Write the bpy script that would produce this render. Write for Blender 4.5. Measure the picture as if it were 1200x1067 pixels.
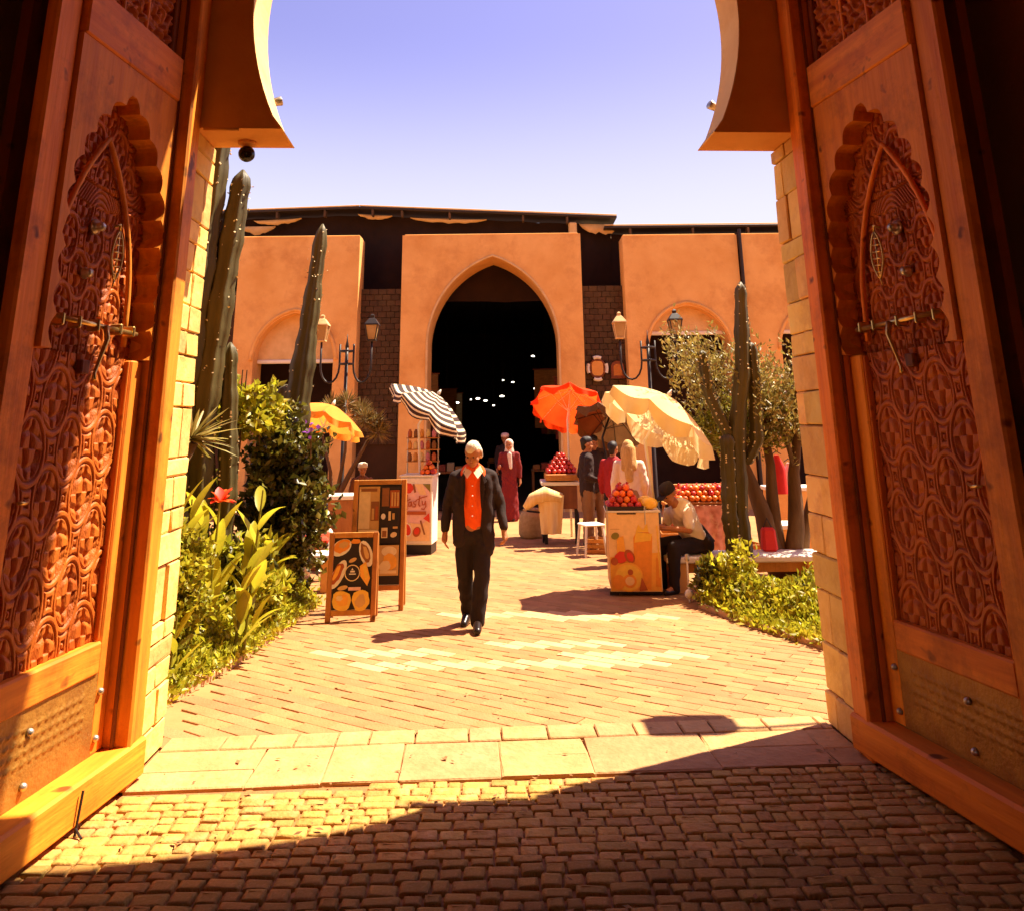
import bpy, bmesh, math, random
import numpy as np
from mathutils import Vector, Matrix, Euler

for _o in list(bpy.data.objects):
    bpy.data.objects.remove(_o)
S = bpy.context.scene
COL = S.collection
R = math.radians
random.seed(7)
rng = np.random.default_rng(7)

# ------------------------------------------------------------------ camera, sky, sun
EYE = 1.78
cd = bpy.data.cameras.new('camera')
cd.sensor_width = 36.0
cd.sensor_fit = 'HORIZONTAL'
cd.lens = 36.0 * 926.0 / 1200.0
cd.shift_y = -288.5 / 1200.0
cd.clip_start = 0.05
cd.clip_end = 2000.0
cam = bpy.data.objects.new('camera', cd)
COL.objects.link(cam)
cam.location = (0, 0, EYE)
cam.rotation_euler = (Matrix.Rotation(R(-0.28), 3, 'Z') @ Matrix.Rotation(R(90 + 14.95), 3, 'X') @ Matrix.Rotation(R(-0.72), 3, 'Z')).to_euler()
S.camera = cam

SUN_AZ, SUN_EL = R(26.0), R(61.0)          # azimuth measured from +X towards +Y
world = bpy.data.worlds.new('World')
S.world = world
world.use_nodes = True
wn, wl = world.node_tree.nodes, world.node_tree.links
wn.clear()
sky = wn.new('ShaderNodeTexSky')
sky.sky_type = 'NISHITA'
sky.sun_disc = False
sky.sun_elevation = SUN_EL
sky.sun_rotation = R(90) - SUN_AZ
sky.altitude = 400
sky.air_density = 1.0
sky.dust_density = 1.0
sky.ozone_density = 1.6
tint = wn.new('ShaderNodeMix'); tint.data_type = 'RGBA'; tint.blend_type = 'MULTIPLY'
tint.inputs['Factor'].default_value = 1.0
tint.inputs[7].default_value = (1.22, 0.80, 1.02, 1)
bg = wn.new('ShaderNodeBackground'); bg.inputs['Strength'].default_value = 0.070
out = wn.new('ShaderNodeOutputWorld')
# pale band towards the horizon, the same all the way round
gtc = wn.new('ShaderNodeTexCoord'); gsx = wn.new('ShaderNodeSeparateXYZ'); gmr = wn.new('ShaderNodeMapRange')
gmr.interpolation_type = 'SMOOTHSTEP'
gmr.inputs['From Min'].default_value = 0.47; gmr.inputs['From Max'].default_value = 0.15; gmr.inputs['To Max'].default_value = 0.95
pale_sky = wn.new('ShaderNodeMix'); pale_sky.data_type = 'RGBA'
pale_sky.inputs[7].default_value = (4.3, 4.25, 4.9, 1)
wl.new(gtc.outputs['Generated'], gsx.inputs[0]); wl.new(gsx.outputs['Z'], gmr.inputs['Value']); wl.new(gmr.outputs[0], pale_sky.inputs['Factor'])
wl.new(sky.outputs[0], tint.inputs[6]); wl.new(tint.outputs[2], pale_sky.inputs[6]); wl.new(pale_sky.outputs[2], bg.inputs['Color']); wl.new(bg.outputs[0], out.inputs[0])

sd = bpy.data.lights.new('sun', 'SUN')
sd.energy = 5.0
sd.angle = R(0.53)
sd.color = (1.0, 0.86, 0.66)
sun = bpy.data.objects.new('sun', sd)
COL.objects.link(sun)
_to = Vector((math.cos(SUN_AZ) * math.cos(SUN_EL), math.sin(SUN_AZ) * math.cos(SUN_EL), math.sin(SUN_EL)))
sun.rotation_euler = (-_to).to_track_quat('-Z', 'Y').to_euler()
sun.location = (20, 12, 40)

S.view_settings.view_transform = 'Standard'
S.view_settings.look = 'None'
S.view_settings.exposure = 1.68
S.view_settings.gamma = 1.0
S.render.engine = 'CYCLES'
S.cycles.max_bounces = 8
S.cycles.diffuse_bounces = 5
S.cycles.caustics_reflective = False
S.cycles.caustics_refractive = False
S.render.resolution_x = 1024
S.render.resolution_y = 910

GY0, GSL = 5.2, 0.022
def gz(y):                                  # the court falls gently away from the gate
    return -max(0.0, y - GY0) * GSL if y < 40 else -(40 - GY0) * GSL

# ------------------------------------------------------------------ materials
MATS = {}
def _mix(nt, a, b, fac, mode='MIX'):
    m = nt.nodes.new('ShaderNodeMix'); m.data_type = 'RGBA'; m.blend_type = mode
    for sock, v in ((m.inputs[6], a), (m.inputs[7], b), (m.inputs['Factor'], fac)):
        if hasattr(v, 'is_output') or isinstance(v, bpy.types.NodeSocket): nt.links.new(v, sock)
        elif isinstance(v, (int, float)): sock.default_value = v
        else: sock.default_value = (*v, 1)
    return m.outputs[2]
def pm(name, c1, c2=None, scale=4.0, rough=0.7, bump=0.0, bscale=30.0, metal=0.0, stretch=(1, 1, 1), vary=0.0,
       stain=None, stain_scale=1.2, translucent=0.0, emit=None, detail=5.0, spec=0.3, speck=None, speck_scale=60):
    """procedural material: two-tone noise, random value per piece, stains, bump"""
    if name in MATS: return MATS[name]
    m = bpy.data.materials.new(name); m.use_nodes = True
    nt = m.node_tree; N, L = nt.nodes, nt.links
    bs = N['Principled BSDF']; mo = N['Material Output']
    bs.inputs['Roughness'].default_value = rough
    bs.inputs['Metallic'].default_value = metal
    bs.inputs['Specular IOR Level'].default_value = spec
    tc = N.new('ShaderNodeTexCoord')
    mp = N.new('ShaderNodeMapping'); mp.inputs['Scale'].default_value = stretch
    L.new(tc.outputs['Object'], mp.inputs['Vector'])
    vec = mp.outputs[0]
    oi = N.new('ShaderNodeObjectInfo'); ge = N.new('ShaderNodeNewGeometry')
    ad = N.new('ShaderNodeMath'); ad.operation = 'ADD'
    L.new(oi.outputs['Random'], ad.inputs[0]); L.new(ge.outputs['Random Per Island'], ad.inputs[1])
    fr = N.new('ShaderNodeMath'); fr.operation = 'FRACT'; L.new(ad.outputs[0], fr.inputs[0])
    no = N.new('ShaderNodeTexNoise'); no.noise_dimensions = '4D'
    no.inputs['Scale'].default_value = scale; no.inputs['Detail'].default_value = detail; no.inputs['Roughness'].default_value = 0.62
    L.new(vec, no.inputs['Vector'])
    wm = N.new('ShaderNodeMath'); wm.operation = 'MULTIPLY'; wm.inputs[1].default_value = 23.0
    L.new(oi.outputs['Random'], wm.inputs[0]); L.new(wm.outputs[0], no.inputs['W'])
    if c2 is None: c2 = tuple(x * 0.8 for x in c1)
    rp = N.new('ShaderNodeMapRange'); rp.inputs['From Min'].default_value = 0.32; rp.inputs['From Max'].default_value = 0.68
    L.new(no.outputs['Fac'], rp.inputs['Value'])
    col = _mix(nt, c1, c2, rp.outputs[0])
    if stain:
        n2 = N.new('ShaderNodeTexNoise'); n2.inputs['Scale'].default_value = stain_scale; n2.inputs['Detail'].default_value = 7; n2.inputs['Roughness'].default_value = 0.7
        L.new(tc.outputs['Object'], n2.inputs['Vector'])
        r2 = N.new('ShaderNodeMapRange'); r2.inputs['From Min'].default_value = 0.5; r2.inputs['From Max'].default_value = 0.72
        r2.inputs['To Max'].default_value = 0.8
        L.new(n2.outputs['Fac'], r2.inputs['Value'])
        col = _mix(nt, col, stain, r2.outputs[0])
    if speck:
        n3 = N.new('ShaderNodeTexNoise'); n3.inputs['Scale'].default_value = speck_scale; n3.inputs['Detail'].default_value = 2
        L.new(tc.outputs['Object'], n3.inputs['Vector'])
        r3 = N.new('ShaderNodeMapRange'); r3.inputs['From Min'].default_value = 0.67; r3.inputs['From Max'].default_value = 0.74
        L.new(n3.outputs['Fac'], r3.inputs['Value'])
        col = _mix(nt, col, speck, r3.outputs[0])
    if vary > 0:
        hs = N.new('ShaderNodeHueSaturation')
        mr = N.new('ShaderNodeMapRange'); mr.inputs['To Min'].default_value = 1 - vary; mr.inputs['To Max'].default_value = 1 + vary
        L.new(fr.outputs[0], mr.inputs['Value']); L.new(mr.outputs[0], hs.inputs['Value']); L.new(col, hs.inputs['Color'])
        m2 = N.new('ShaderNodeMath'); m2.operation = 'MULTIPLY'; m2.inputs[1].default_value = 7.31; L.new(fr.outputs[0], m2.inputs[0])
        f2 = N.new('ShaderNodeMath'); f2.operation = 'FRACT'; L.new(m2.outputs[0], f2.inputs[0])
        mh = N.new('ShaderNodeMapRange'); mh.inputs['To Min'].default_value = 0.5 - vary * 0.04; mh.inputs['To Max'].default_value = 0.5 + vary * 0.04
        L.new(f2.outputs[0], mh.inputs['Value']); L.new(mh.outputs[0], hs.inputs['Hue'])
        col = hs.outputs[0]
    L.new(col, bs.inputs['Base Color'])
    if bump > 0:
        nb = N.new('ShaderNodeTexNoise'); nb.inputs['Scale'].default_value = bscale; nb.inputs['Detail'].default_value = 6
        L.new(vec, nb.inputs['Vector'])
        bu = N.new('ShaderNodeBump'); bu.inputs['Strength'].default_value = bump; bu.inputs['Distance'].default_value = 0.02
        L.new(nb.outputs['Fac'], bu.inputs['Height']); L.new(bu.outputs[0], bs.inputs['Normal'])
    if emit:
        bs.inputs['Emission Color'].default_value = (*emit[:3], 1); bs.inputs['Emission Strength'].default_value = emit[3]
    if translucent > 0:
        tr = N.new('ShaderNodeBsdfTranslucent'); L.new(col, tr.inputs['Color'])
        ms = N.new('ShaderNodeMixShader'); ms.inputs[0].default_value = translucent
        L.new(bs.outputs[0], ms.inputs[1]); L.new(tr.outputs[0], ms.inputs[2]); L.new(ms.outputs[0], mo.inputs['Surface'])
    MATS[name] = m
    return m

def wood(name, c1, c2, rough=0.45, axis=2, s=1.0):
    st = [14 * s, 14 * s, 14 * s]; st[axis] = 1.2 * s
    return pm(name, c1, c2, scale=1.0, rough=rough, bump=0.25, bscale=3.0, stretch=tuple(st), vary=0.14, stain=tuple(x * 0.5 for x in c2), stain_scale=2.5, speck=tuple(x * 0.3 for x in c2), speck_scale=7)

M = dict(
    plaster=pm('ochre_plaster', (0.80, 0.43, 0.135), (0.67, 0.32, 0.08), scale=1.2, rough=0.92, bump=0.35, bscale=18, stain=(0.50, 0.205, 0.05), stain_scale=0.8),
    plaster_light=pm('sand_plaster', (0.74, 0.36, 0.10), (0.66, 0.30, 0.075), scale=2.5, rough=0.9, bump=0.2, bscale=40, stain=(0.55, 0.25, 0.06), stain_scale=1.4),
    pale_plaster=pm('pale_plaster', (0.84, 0.56, 0.24), (0.78, 0.47, 0.17), scale=3, rough=0.9, bump=0.2, stain=(0.66, 0.36, 0.11), stain_scale=2),
    passage=pm('passage_plaster', (0.36, 0.13, 0.025), (0.28, 0.095, 0.016), scale=2, rough=0.9, bump=0.2),
    stone=pm('jamb_stone', (0.84, 0.56, 0.17), (0.74, 0.43, 0.10), scale=6, rough=0.85, bump=0.6, bscale=14, vary=0.28, stain=(0.56, 0.28, 0.085), stain_scale=5),
    wood=wood('door_wood', (0.86, 0.285, 0.020), (0.60, 0.15, 0.009), .6),
    wood_h=wood('door_wood_horizontal', (0.86, 0.285, 0.020), (0.60, 0.15, 0.009), .6, axis=1),
    wood_carved=pm('carved_wood', (0.56, 0.140, 0.011), (0.36, 0.070, 0.005), scale=3, rough=0.5, bump=0.3, bscale=50, stretch=(4, 4, 1), spec=0.3, stain=(0.30, 0.06, 0.006), stain_scale=3),
    wood_dark=wood('dark_door_wood', (0.24, 0.06, 0.010), (0.17, 0.04, 0.006)),
    kick=pm('hammered_brass_plate', (0.40, 0.19, 0.03), (0.27, 0.11, 0.016), scale=9, rough=0.5, bump=0.3, bscale=60, metal=0.35, stain=(0.26, 0.10, 0.02), stain_scale=4),
    brass=pm('aged_brass', (0.72, 0.48, 0.16), (0.5, 0.3, 0.08), scale=20, rough=0.3, metal=0.9),
    steel=pm('worn_steel', (0.62, 0.56, 0.46), (0.45, 0.38, 0.28), scale=20, rough=0.35, metal=0.8),
    iron=pm('black_iron', (0.03, 0.018, 0.012), (0.02, 0.012, 0.01), rough=0.5),
    cobble=pm('cobble_stone', (0.50, 0.28, 0.065), (0.40, 0.21, 0.042), scale=9, rough=0.8, bump=0.7, bscale=30, vary=0.16, stain=(0.60, 0.35, 0.14), stain_scale=6, spec=0.25),
    bed=pm('sandy_joint_dirt', (0.40, 0.18, 0.065), (0.28, 0.115, 0.035), scale=12, rough=0.95, bump=0.5, bscale=60),
    slab=pm('threshold_stone', (0.52, 0.29, 0.115), (0.40, 0.205, 0.068), scale=5, rough=0.8, bump=0.6, bscale=25, vary=0.14, stain=(0.36, 0.17, 0.055), stain_scale=3),
    paver=pm('court_brick', (0.40, 0.195, 0.072), (0.32, 0.15, 0.05), scale=5, rough=0.85, bump=0.4, bscale=50, vary=0.14, stain=(0.26, 0.11, 0.035), stain_scale=1.0),
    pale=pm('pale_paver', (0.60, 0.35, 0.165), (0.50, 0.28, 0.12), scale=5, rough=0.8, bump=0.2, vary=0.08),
    ground=pm('court_ground', (0.44, 0.22, 0.08), (0.36, 0.165, 0.055), scale=1.4, rough=0.9, bump=0.3, bscale=14, stain=(0.36, 0.16, 0.05), stain_scale=0.7),
    soil=pm('garden_soil', (0.10, 0.055, 0.022), (0.06, 0.03, 0.012), scale=10, rough=1, bump=0.8, bscale=40),
    black=pm('black_netting', (0.030, 0.012, 0.006), (0.020, 0.008, 0.004), scale=3, rough=0.95, bump=0.6, bscale=4),
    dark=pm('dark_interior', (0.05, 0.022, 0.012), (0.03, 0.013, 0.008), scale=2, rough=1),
    brickdark=pm('dark_glazed_brick', (0.095, 0.048, 0.018), (0.06, 0.03, 0.011), scale=5, rough=0.8, vary=0.18, bump=0.2),
    mortar=pm('dark_mortar', (0.07, 0.033, 0.014), rough=1),
    tarp=pm('sand_tarpaulin', (0.70, 0.45, 0.20), (0.55, 0.33, 0.12), rough=0.7, bump=0.5, bscale=6),
    white=pm('white_paint', (0.80, 0.74, 0.62), (0.74, 0.66, 0.52), scale=4, rough=0.6, bump=0.1),
)

# ------------------------------------------------------------------ mesh helpers
def setp(o, label=None, cat=None, group=None, kind=None):
    if label: o['label'] = label
    if cat: o['category'] = cat
    if group: o['group'] = group
    if kind: o['kind'] = kind
    return o
def link(o, parent=None):
    COL.objects.link(o)
    if parent is not None: o.parent = parent
    return o
def thing(name, label, cat, loc=(0, 0, 0), rz=0.0, group=None):
    o = bpy.data.objects.new(name, None); o.empty_display_size = 0.2
    link(o); o.location = loc; o.rotation_euler = (0, 0, rz)
    return setp(o, label, cat, group)
def mesh_from(name, v, f, mat=None, smooth=False):
    me = bpy.data.meshes.new(name)
    me.from_pydata([tuple(p) for p in v], [], [tuple(q) for q in f])
    if mat is not None: me.materials.append(mat)
    if smooth: me.polygons.foreach_set('use_smooth', [True] * len(me.polygons))
    me.update()
    return me
def mobj(name, v, f, mat, parent=None, smooth=False):
    return link(bpy.data.objects.new(name, mesh_from(name, v, f, mat, smooth)), parent)
def copy_tree(o, parent=None):
    c = o.copy(); link(c)
    if parent is not None: c.parent = parent
    for ch in list(o.children): copy_tree(ch, c)
    return c
def quads_np(name, V, Q, mat, parent=None, smooth=False):
    """fast mesh from numpy: V (n,3), Q (m,4) or (m,3)"""
    V = np.asarray(V, np.float32); Q = np.asarray(Q, np.int32)
    me = bpy.data.meshes.new(name)
    me.vertices.add(len(V)); me.vertices.foreach_set('co', V.ravel())
    k = Q.shape[1]
    me.loops.add(Q.size); me.loops.foreach_set('vertex_index', Q.ravel())
    me.polygons.add(len(Q)); me.polygons.foreach_set('loop_start', np.arange(0, Q.size, k, dtype=np.int32))
    me.polygons.foreach_set('loop_total', np.full(len(Q), k, np.int32))
    if smooth: me.polygons.foreach_set('use_smooth', np.ones(len(Q), bool))
    me.materials.append(mat); me.update(calc_edges=True); me.validate()
    return link(bpy.data.objects.new(name, me), parent)

class MB:
    def __init__(s): s.v = []; s.f = []
    def add(s, v, f):
        n = len(s.v); s.v += [tuple(p) for p in v]; s.f += [tuple(i + n for i in q) for q in f]; return s
    def box(s, c, d, ch=0.0, rot=None, taper=1.0):
        hx, hy, hz = d[0] / 2, d[1] / 2, d[2] / 2
        if ch <= 0:
            v = [(x * hx * (taper if z > 0 else 1), y * hy * (taper if z > 0 else 1), z * hz) for z in (-1, 1) for y in (-1, 1) for x in (-1, 1)]
            f = [(0, 2, 3, 1), (4, 5, 7, 6), (0, 1, 5, 4), (2, 6, 7, 3), (0, 4, 6, 2), (1, 3, 7, 5)]
        else:
            ch = min(ch, hx * .9, hy * .9, hz * .9)
            v = []; idx = {}
            for sx in (-1, 1):
                for sy in (-1, 1):
                    for sz in (-1, 1):
                        t = taper if sz > 0 else 1
                        for a in range(3):
                            p = [sx * (hx - ch) * t, sy * (hy - ch) * t, sz * (hz - ch)]
                            p[a] = (sx * hx * t, sy * hy * t, sz * hz)[a]
                            idx[(sx, sy, sz, a)] = len(v); v.append(tuple(p))
            f = []
            for a in range(3):
                b, c2 = (a + 1) % 3, (a + 2) % 3
                for sa in (-1, 1):
                    def key(sb, sc):
                        k = [0, 0, 0]; k[a] = sa; k[b] = sb; k[c2] = sc; return idx[(*k, a)]
                    q = [key(-1, -1), key(1, -1), key(1, 1), key(-1, 1)]
                    f.append(q if sa > 0 else q[::-1])
            for a in range(3):                      # edge chamfers (edges parallel to axis a)
                b, c2 = (a + 1) % 3, (a + 2) % 3
                for sb in (-1, 1):
                    for sc in (-1, 1):
                        def k2(sa, ax):
                            k = [0, 0, 0]; k[a] = sa; k[b] = sb; k[c2] = sc; return idx[(*k, ax)]
                        q = [k2(-1, b), k2(1, b), k2(1, c2), k2(-1, c2)]
                        f.append(q if sb * sc < 0 else q[::-1])
            for sx in (-1, 1):
                for sy in (-1, 1):
                    for sz in (-1, 1):
                        q = [idx[(sx, sy, sz, 0)], idx[(sx, sy, sz, 1)], idx[(sx, sy, sz, 2)]]
                        f.append(q if sx * sy * sz > 0 else q[::-1])
        mt = (rot.to_matrix() if isinstance(rot, Euler) else rot) if rot is not None else None
        c = Vector(c)
        return s.add([(mt @ Vector(p) if mt is not None else Vector(p)) + c for p in v], f)
    def bb(s, x0, x1, y0, y1, z0, z1, ch=0.0):
        return s.box(((x0 + x1) / 2, (y0 + y1) / 2, (z0 + z1) / 2), (abs(x1 - x0), abs(y1 - y0), abs(z1 - z0)), ch)
    def tube(s, pts, rad, n=8, caps=True, ell=None):
        P = [Vector(p) for p in pts]; k = len(P)
        if not hasattr(rad, '__len__'): rad = [rad] * k
        v = []; f = []; up = None
        for i in range(k):
            t = (P[min(i + 1, k - 1)] - P[max(i - 1, 0)])
            if t.length < 1e-9: t = Vector((0, 0, 1))
            t.normalize()
            if up is None:
                up = t.orthogonal().normalized() if abs(t.z) > .95 or True else Vector((0, 0, 1))
            sd_ = t.cross(up); sd_.normalize(); up = sd_.cross(t).normalized()
            for j in range(n):
                a = 2 * math.pi * j / n
                v.append(P[i] + (sd_ * math.cos(a) + up * math.sin(a)) * rad[i])
        for i in range(k - 1):
            for j in range(n):
                a, b = i * n + j, i * n + (j + 1) % n
                f.append((a, b, b + n, a + n))
        if caps: f.append(tuple(range(n))[::-1]); f.append(tuple((k - 1) * n + j for j in range(n)))
        return s.add(v, f)
    def lathe(s, prof, n=16, mt=None, caps=True):
        v = []; f = []
        for r, z in prof:
            for j in range(n):
                a = 2 * math.pi * j / n; v.append(Vector((r * math.cos(a), r * math.sin(a), z)))
        for i in range(len(prof) - 1):
            for j in range(n):
                a, b = i * n + j, i * n + (j + 1) % n
                f.append((a, b, b + n, a + n))
        if caps: f.append(tuple(range(n))[::-1]); f.append(tuple((len(prof) - 1) * n + j for j in range(n)))
        if mt is not None: v = [mt @ p for p in v]
        return s.add(v, f)
    def prism(s, poly, h0, h1, mt=None):
        n = len(poly)
        v = [Vector((x, y, h0)) for x, y in poly] + [Vector((x, y, h1)) for x, y in poly]
        f = [tuple(range(n))[::-1], tuple(range(n, 2 * n))] + [(i, (i + 1) % n, (i + 1) % n + n, i + n) for i in range(n)]
        if mt is not None: v = [mt @ p for p in v]
        return s.add(v, f)
    def ball(s, c, r, n=10, m=6, sc=(1, 1, 1)):
        prof = [(max(1e-4, math.sin(math.pi * i / m)) * r, -math.cos(math.pi * i / m) * r) for i in range(m + 1)]
        mt = Matrix.Translation(c) @ Matrix.Diagonal((*sc, 1))
        return s.lathe(prof, n, mt)
    def build(s, name, mat, parent=None, smooth=False):
        return mobj(name, s.v, s.f, mat, parent, smooth)

def ring_wall(mb, inner, outer, y0, y1):
    """wall between an open inner outline and an outer outline (same count, (x,z) pairs), from y0 to y1"""
    n = len(inner)
    v = [(x, y0, z) for x, z in inner] + [(x, y0, z) for x, z in outer] + [(x, y1, z) for x, z in inner] + [(x, y1, z) for x, z in outer]
    f = []
    for i in range(n - 1):
        f.append((i, i + 1, n + i + 1, n + i)); f.append((2 * n + i, 3 * n + i, 3 * n + i + 1, 2 * n + i + 1))
        f.append((i, 2 * n + i, 2 * n + i + 1, i + 1)); f.append((n + i, n + i + 1, 3 * n + i + 1, 3 * n + i))
    f.append((0, n, 3 * n, 2 * n)); f.append((n - 1, 3 * n - 1, 4 * n - 1, 2 * n - 1)) if False else f.append((n - 1, 2 * n + n - 1, 3 * n + n - 1, n + n - 1))
    return mb.add(v, f)
def rect_path(x0, x1, zs, z1, m):
    """outer outline for 2m+1 points: up the left side, over the top, down the right side"""
    k = m // 2; xm = (x0 + x1) / 2; o = []
    for i in range(m + 1):
        o.append((x0, zs + (z1 - zs) * i / k) if i <= k else (x0 + (xm - x0) * (i - k) / (m - k), z1))
    return o + [(x1 - (x - x0), z) for x, z in o[:-1][::-1]]
def pointed(cx, hw, zs, za, m):
    """pointed arch, 2m+1 points from left spring to right spring"""
    h = za - zs; c = (h * h - hw * hw) / (2 * hw); rr = hw + c; a1 = math.asin(min(1, h / rr)); o = []
    for i in range(m + 1):
        a = a1 * i / m; o.append((cx - (rr * math.cos(a) - c), zs + rr * math.sin(a)))
    o[-1] = (cx, za)
    return o + [(2 * cx - x, z) for x, z in o[:-1][::-1]]
# ------------------------------------------------------------------ the gateway (frame of its own, turned a little)
GC = Vector((-0.06, 5.24, 0.0)); GT = R(3.02)
def gate_w(x, y, z=0.0):
    c_, s_ = math.cos(GT), math.sin(GT)
    return (GC.x + c_ * x - s_ * y, GC.y + s_ * x + c_ * y, z)
gate = thing('arched_gateway', 'tall ochre plaster gateway with keyhole arch and stone jambs framing the view', 'gateway', GC, GT)
JW, ZC, TIP = 2.14, 3.61, 1.42
ac, az0, ar = 0.35, 4.52, 2.01
a0 = math.asin((ZC - az0) / ar); a1 = math.acos(ac / ar)
half_i = [(-JW, -0.1), (-JW, ZC), (-TIP, ZC)]; half_o = [(-7, -0.1), (-7, ZC), (-7, ZC + .1)]
NA = 40
for i in range(1, NA + 1):
    a = a0 + (a1 - a0) * i / NA
    half_i.append((-(ar * math.cos(a) - ac), az0 + ar * math.sin(a)))
    half_o.append((-7, 3.7 + (11 - 3.7) * i / 20) if i <= 20 else (-7 + 7 * (i - 20) / 20, 11))
half_i[-1] = (0, half_i[-1][1])
inn = half_i + [(-x, z) for x, z in half_i[:-1][::-1]]; ou = half_o + [(-x, z) for x, z in half_o[:-1][::-1]]
mb = MB(); ring_wall(mb, inn, ou, -0.38, 0.0)
mb.build('arch_wall', M['plaster_light'], gate)
# paler plaster on the curved soffit of the arch
so = half_i[2:]; so = so + [(-x, z) for x, z in so[:-1][::-1]]
so_in = []
for x, z in so:
    cx_ = math.copysign(ac, -x) if abs(x) > 1e-6 else 0; r_ = math.hypot(x - cx_, z - az0) or 1
    so_in.append((x - (x - cx_) / r_ * .008, z - (z - az0) / r_ * .008))
mb = MB(); ring_wall(mb, so_in, so, -0.385, 0.006)
mb.build('arch_soffit', M['pale_plaster'], gate)
# jamb stones, laid in courses
def jamb_stones(side):
    z = 0.0
    while z < ZC - 0.02:
        h = random.choice((.11, .14, .17, .2, .24, .29)) * random.uniform(.9, 1.1)
        if ZC - z - h < 0.09: h = ZC - z
        two = random.random() < 0.62
        cut = random.uniform(.10, .2)
        spans = [(-0.375, -cut), (-cut, 0.045)] if two else [(-0.375, 0.045)]
        for (ya, yb) in spans:
            face = JW - random.uniform(.174, .190)
            m_ = MB(); m_.bb(face, JW - 0.002 + (0.45 if yb > 0 else 0) * 0, ya + .004, yb - .004, z + .004, z + h - .004, .008)
            v = [(x * side + random.uniform(-.004, .004) * (abs(x) < 2.05), y + random.uniform(-.004, .004), zz + random.uniform(-.003, .003)) for x, y, zz in m_.v]
            f = m_.f if side > 0 else [q[::-1] for q in m_.f]
            mobj('stone', v, f, M['stone'], gate)
        # the quoin showing on the court face
        m_ = MB(); m_.bb(JW + .004, JW + random.uniform(.18, .42), 0.003, 0.045, z + .004, z + h - .004, .012)
        mobj('stone', [(x * side, y, zz) for x, y, zz in m_.v], m_.f if side > 0 else [q[::-1] for q in m_.f], M['stone'], gate)
        z += h
    mbm = MB(); mbm.bb(side * (JW - .15), side * (JW - .001), -.37, .03, 0, ZC - .004)
    mbm.build('mortar_core', M['bed'], gate)
jamb_stones(1); jamb_stones(-1)
# wooden posts against the inner face
for side in (1, -1):
    m_ = MB(); m_.bb(side * 1.925, side * 2.16, -0.560, -0.386, 0.0, 7.6, .012)
    po = m_.build('door_post', M['wood'], gate)
    m_ = MB(); m_.bb(side * 2.0, side * 2.02, -0.575, -0.562, 0.1, 7.5, .004)
    m_.build('post_bead', M['wood_dark'], po)

# passage behind the camera
def struct(name, mb_, mat):
    o = mb_.build(name, mat); o.location = GC; o.rotation_euler = (0, 0, GT); o['kind'] = 'structure'; return o
m_ = MB(); m_.bb(2.62, 3.1, -9.0, -0.386, -.1, 7.9); struct('passage_wall_right', m_, M['passage'])
m_ = MB(); m_.bb(-3.1, -2.62, -9.0, -0.386, -.1, 7.9); struct('passage_wall_left', m_, M['passage'])
m_ = MB(); m_.bb(-3.2, 3.2, -9.0, -0.386, 7.905, 8.3); struct('passage_ceiling', m_, M['passage'])
m_ = MB(); m_.bb(-3.2, -1.2, -9.4, -9.005, -.1, 8.3); m_.bb(1.2, 3.2, -9.4, -9.005, -.1, 8.3); m_.bb(-1.199, 1.199, -9.4, -9.005, 3.0, 8.3); struct('added_end_wall', m_, M['passage'])  # unseen end wall, added to cut sky light from behind and deepen the shade

# ------------------------------------------------------------------ carved doors: mesh axes x = proud of the leaf, y = from hinge to free edge, z = up
def hf(name, u0, u1, z0, z1, step, fn, base, mat, parent):
    nu, nz = int((u1 - u0) / step) + 1, int((z1 - z0) / step) + 1
    U, Z = np.meshgrid(np.linspace(u0, u1, nu), np.linspace(z0, z1, nz))
    H_ = base + fn(U, Z)
    V = np.stack([H_.ravel(), U.ravel(), Z.ravel()], 1)
    i = np.arange(nu * nz).reshape(nz, nu)
    Q = np.stack([i[:-1, :-1].ravel(), i[:-1, 1:].ravel(), i[1:, 1:].ravel(), i[1:, :-1].ravel()], 1)
    return quads_np(name, V, Q, mat, parent, smooth=True)
def lat(U, Z, w, h, ou_, oz):
    return ((U - ou_ + w / 2) % w - w / 2), ((Z - oz + h / 2) % h - h / 2)
def groove(ph, w=.16):
    """1 on the ridge, 0 in a narrow groove once per period"""
    q = np.abs((ph + .5) % 1 - .5); return np.clip(q / w, 0, 1) ** .7
def medallions(U, Z, w, h, u0, z0, lines, amp):
    Uw = U + 0.010 * np.sin(7 * Z + 3 * U) + 0.006 * np.sin(17 * U + 5 * Z)
    Zw = Z + 0.010 * np.sin(9 * U + 1.3)
    dx, dz = lat(Uw, Zw, w, h, u0, z0); eA = np.sqrt((dx / (w * .50)) ** 2 + (dz / (h * .50)) ** 2)
    dx2, dz2 = lat(Uw, Zw, w, h, u0 + w / 2, z0 + h / 2); eB = np.sqrt((dx2 / (w * .50)) ** 2 + (dz2 / (h * .50)) ** 2)
    e = np.minimum(eA, eB); A = eA < eB
    ddx = np.where(A, dx, dx2); ddz = np.where(A, dz, dz2)
    band = .30 + .70 * groove(e * lines, .26)
    # fans of slender leaves rising from both ends of the medallion
    az = np.abs(ddz); phi = np.arctan2(ddx, h * .46 - az) * 1.0
    fan = groove(phi * 2.6 + .5 * np.sign(ddz) * .5, .30) * (.35 + .65 * groove(az / (h * .24) + .25 + np.abs(ddx) * 4, .2))
    t = np.clip((0.60 - e) * 14, 0, 1)
    g = band * (1 - t) + fan * .85 * t
    return amp * g
def carve(U, Z):
    return medallions(U, Z, .27, .46, 1.325, .76, 6.5, .026)
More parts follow.
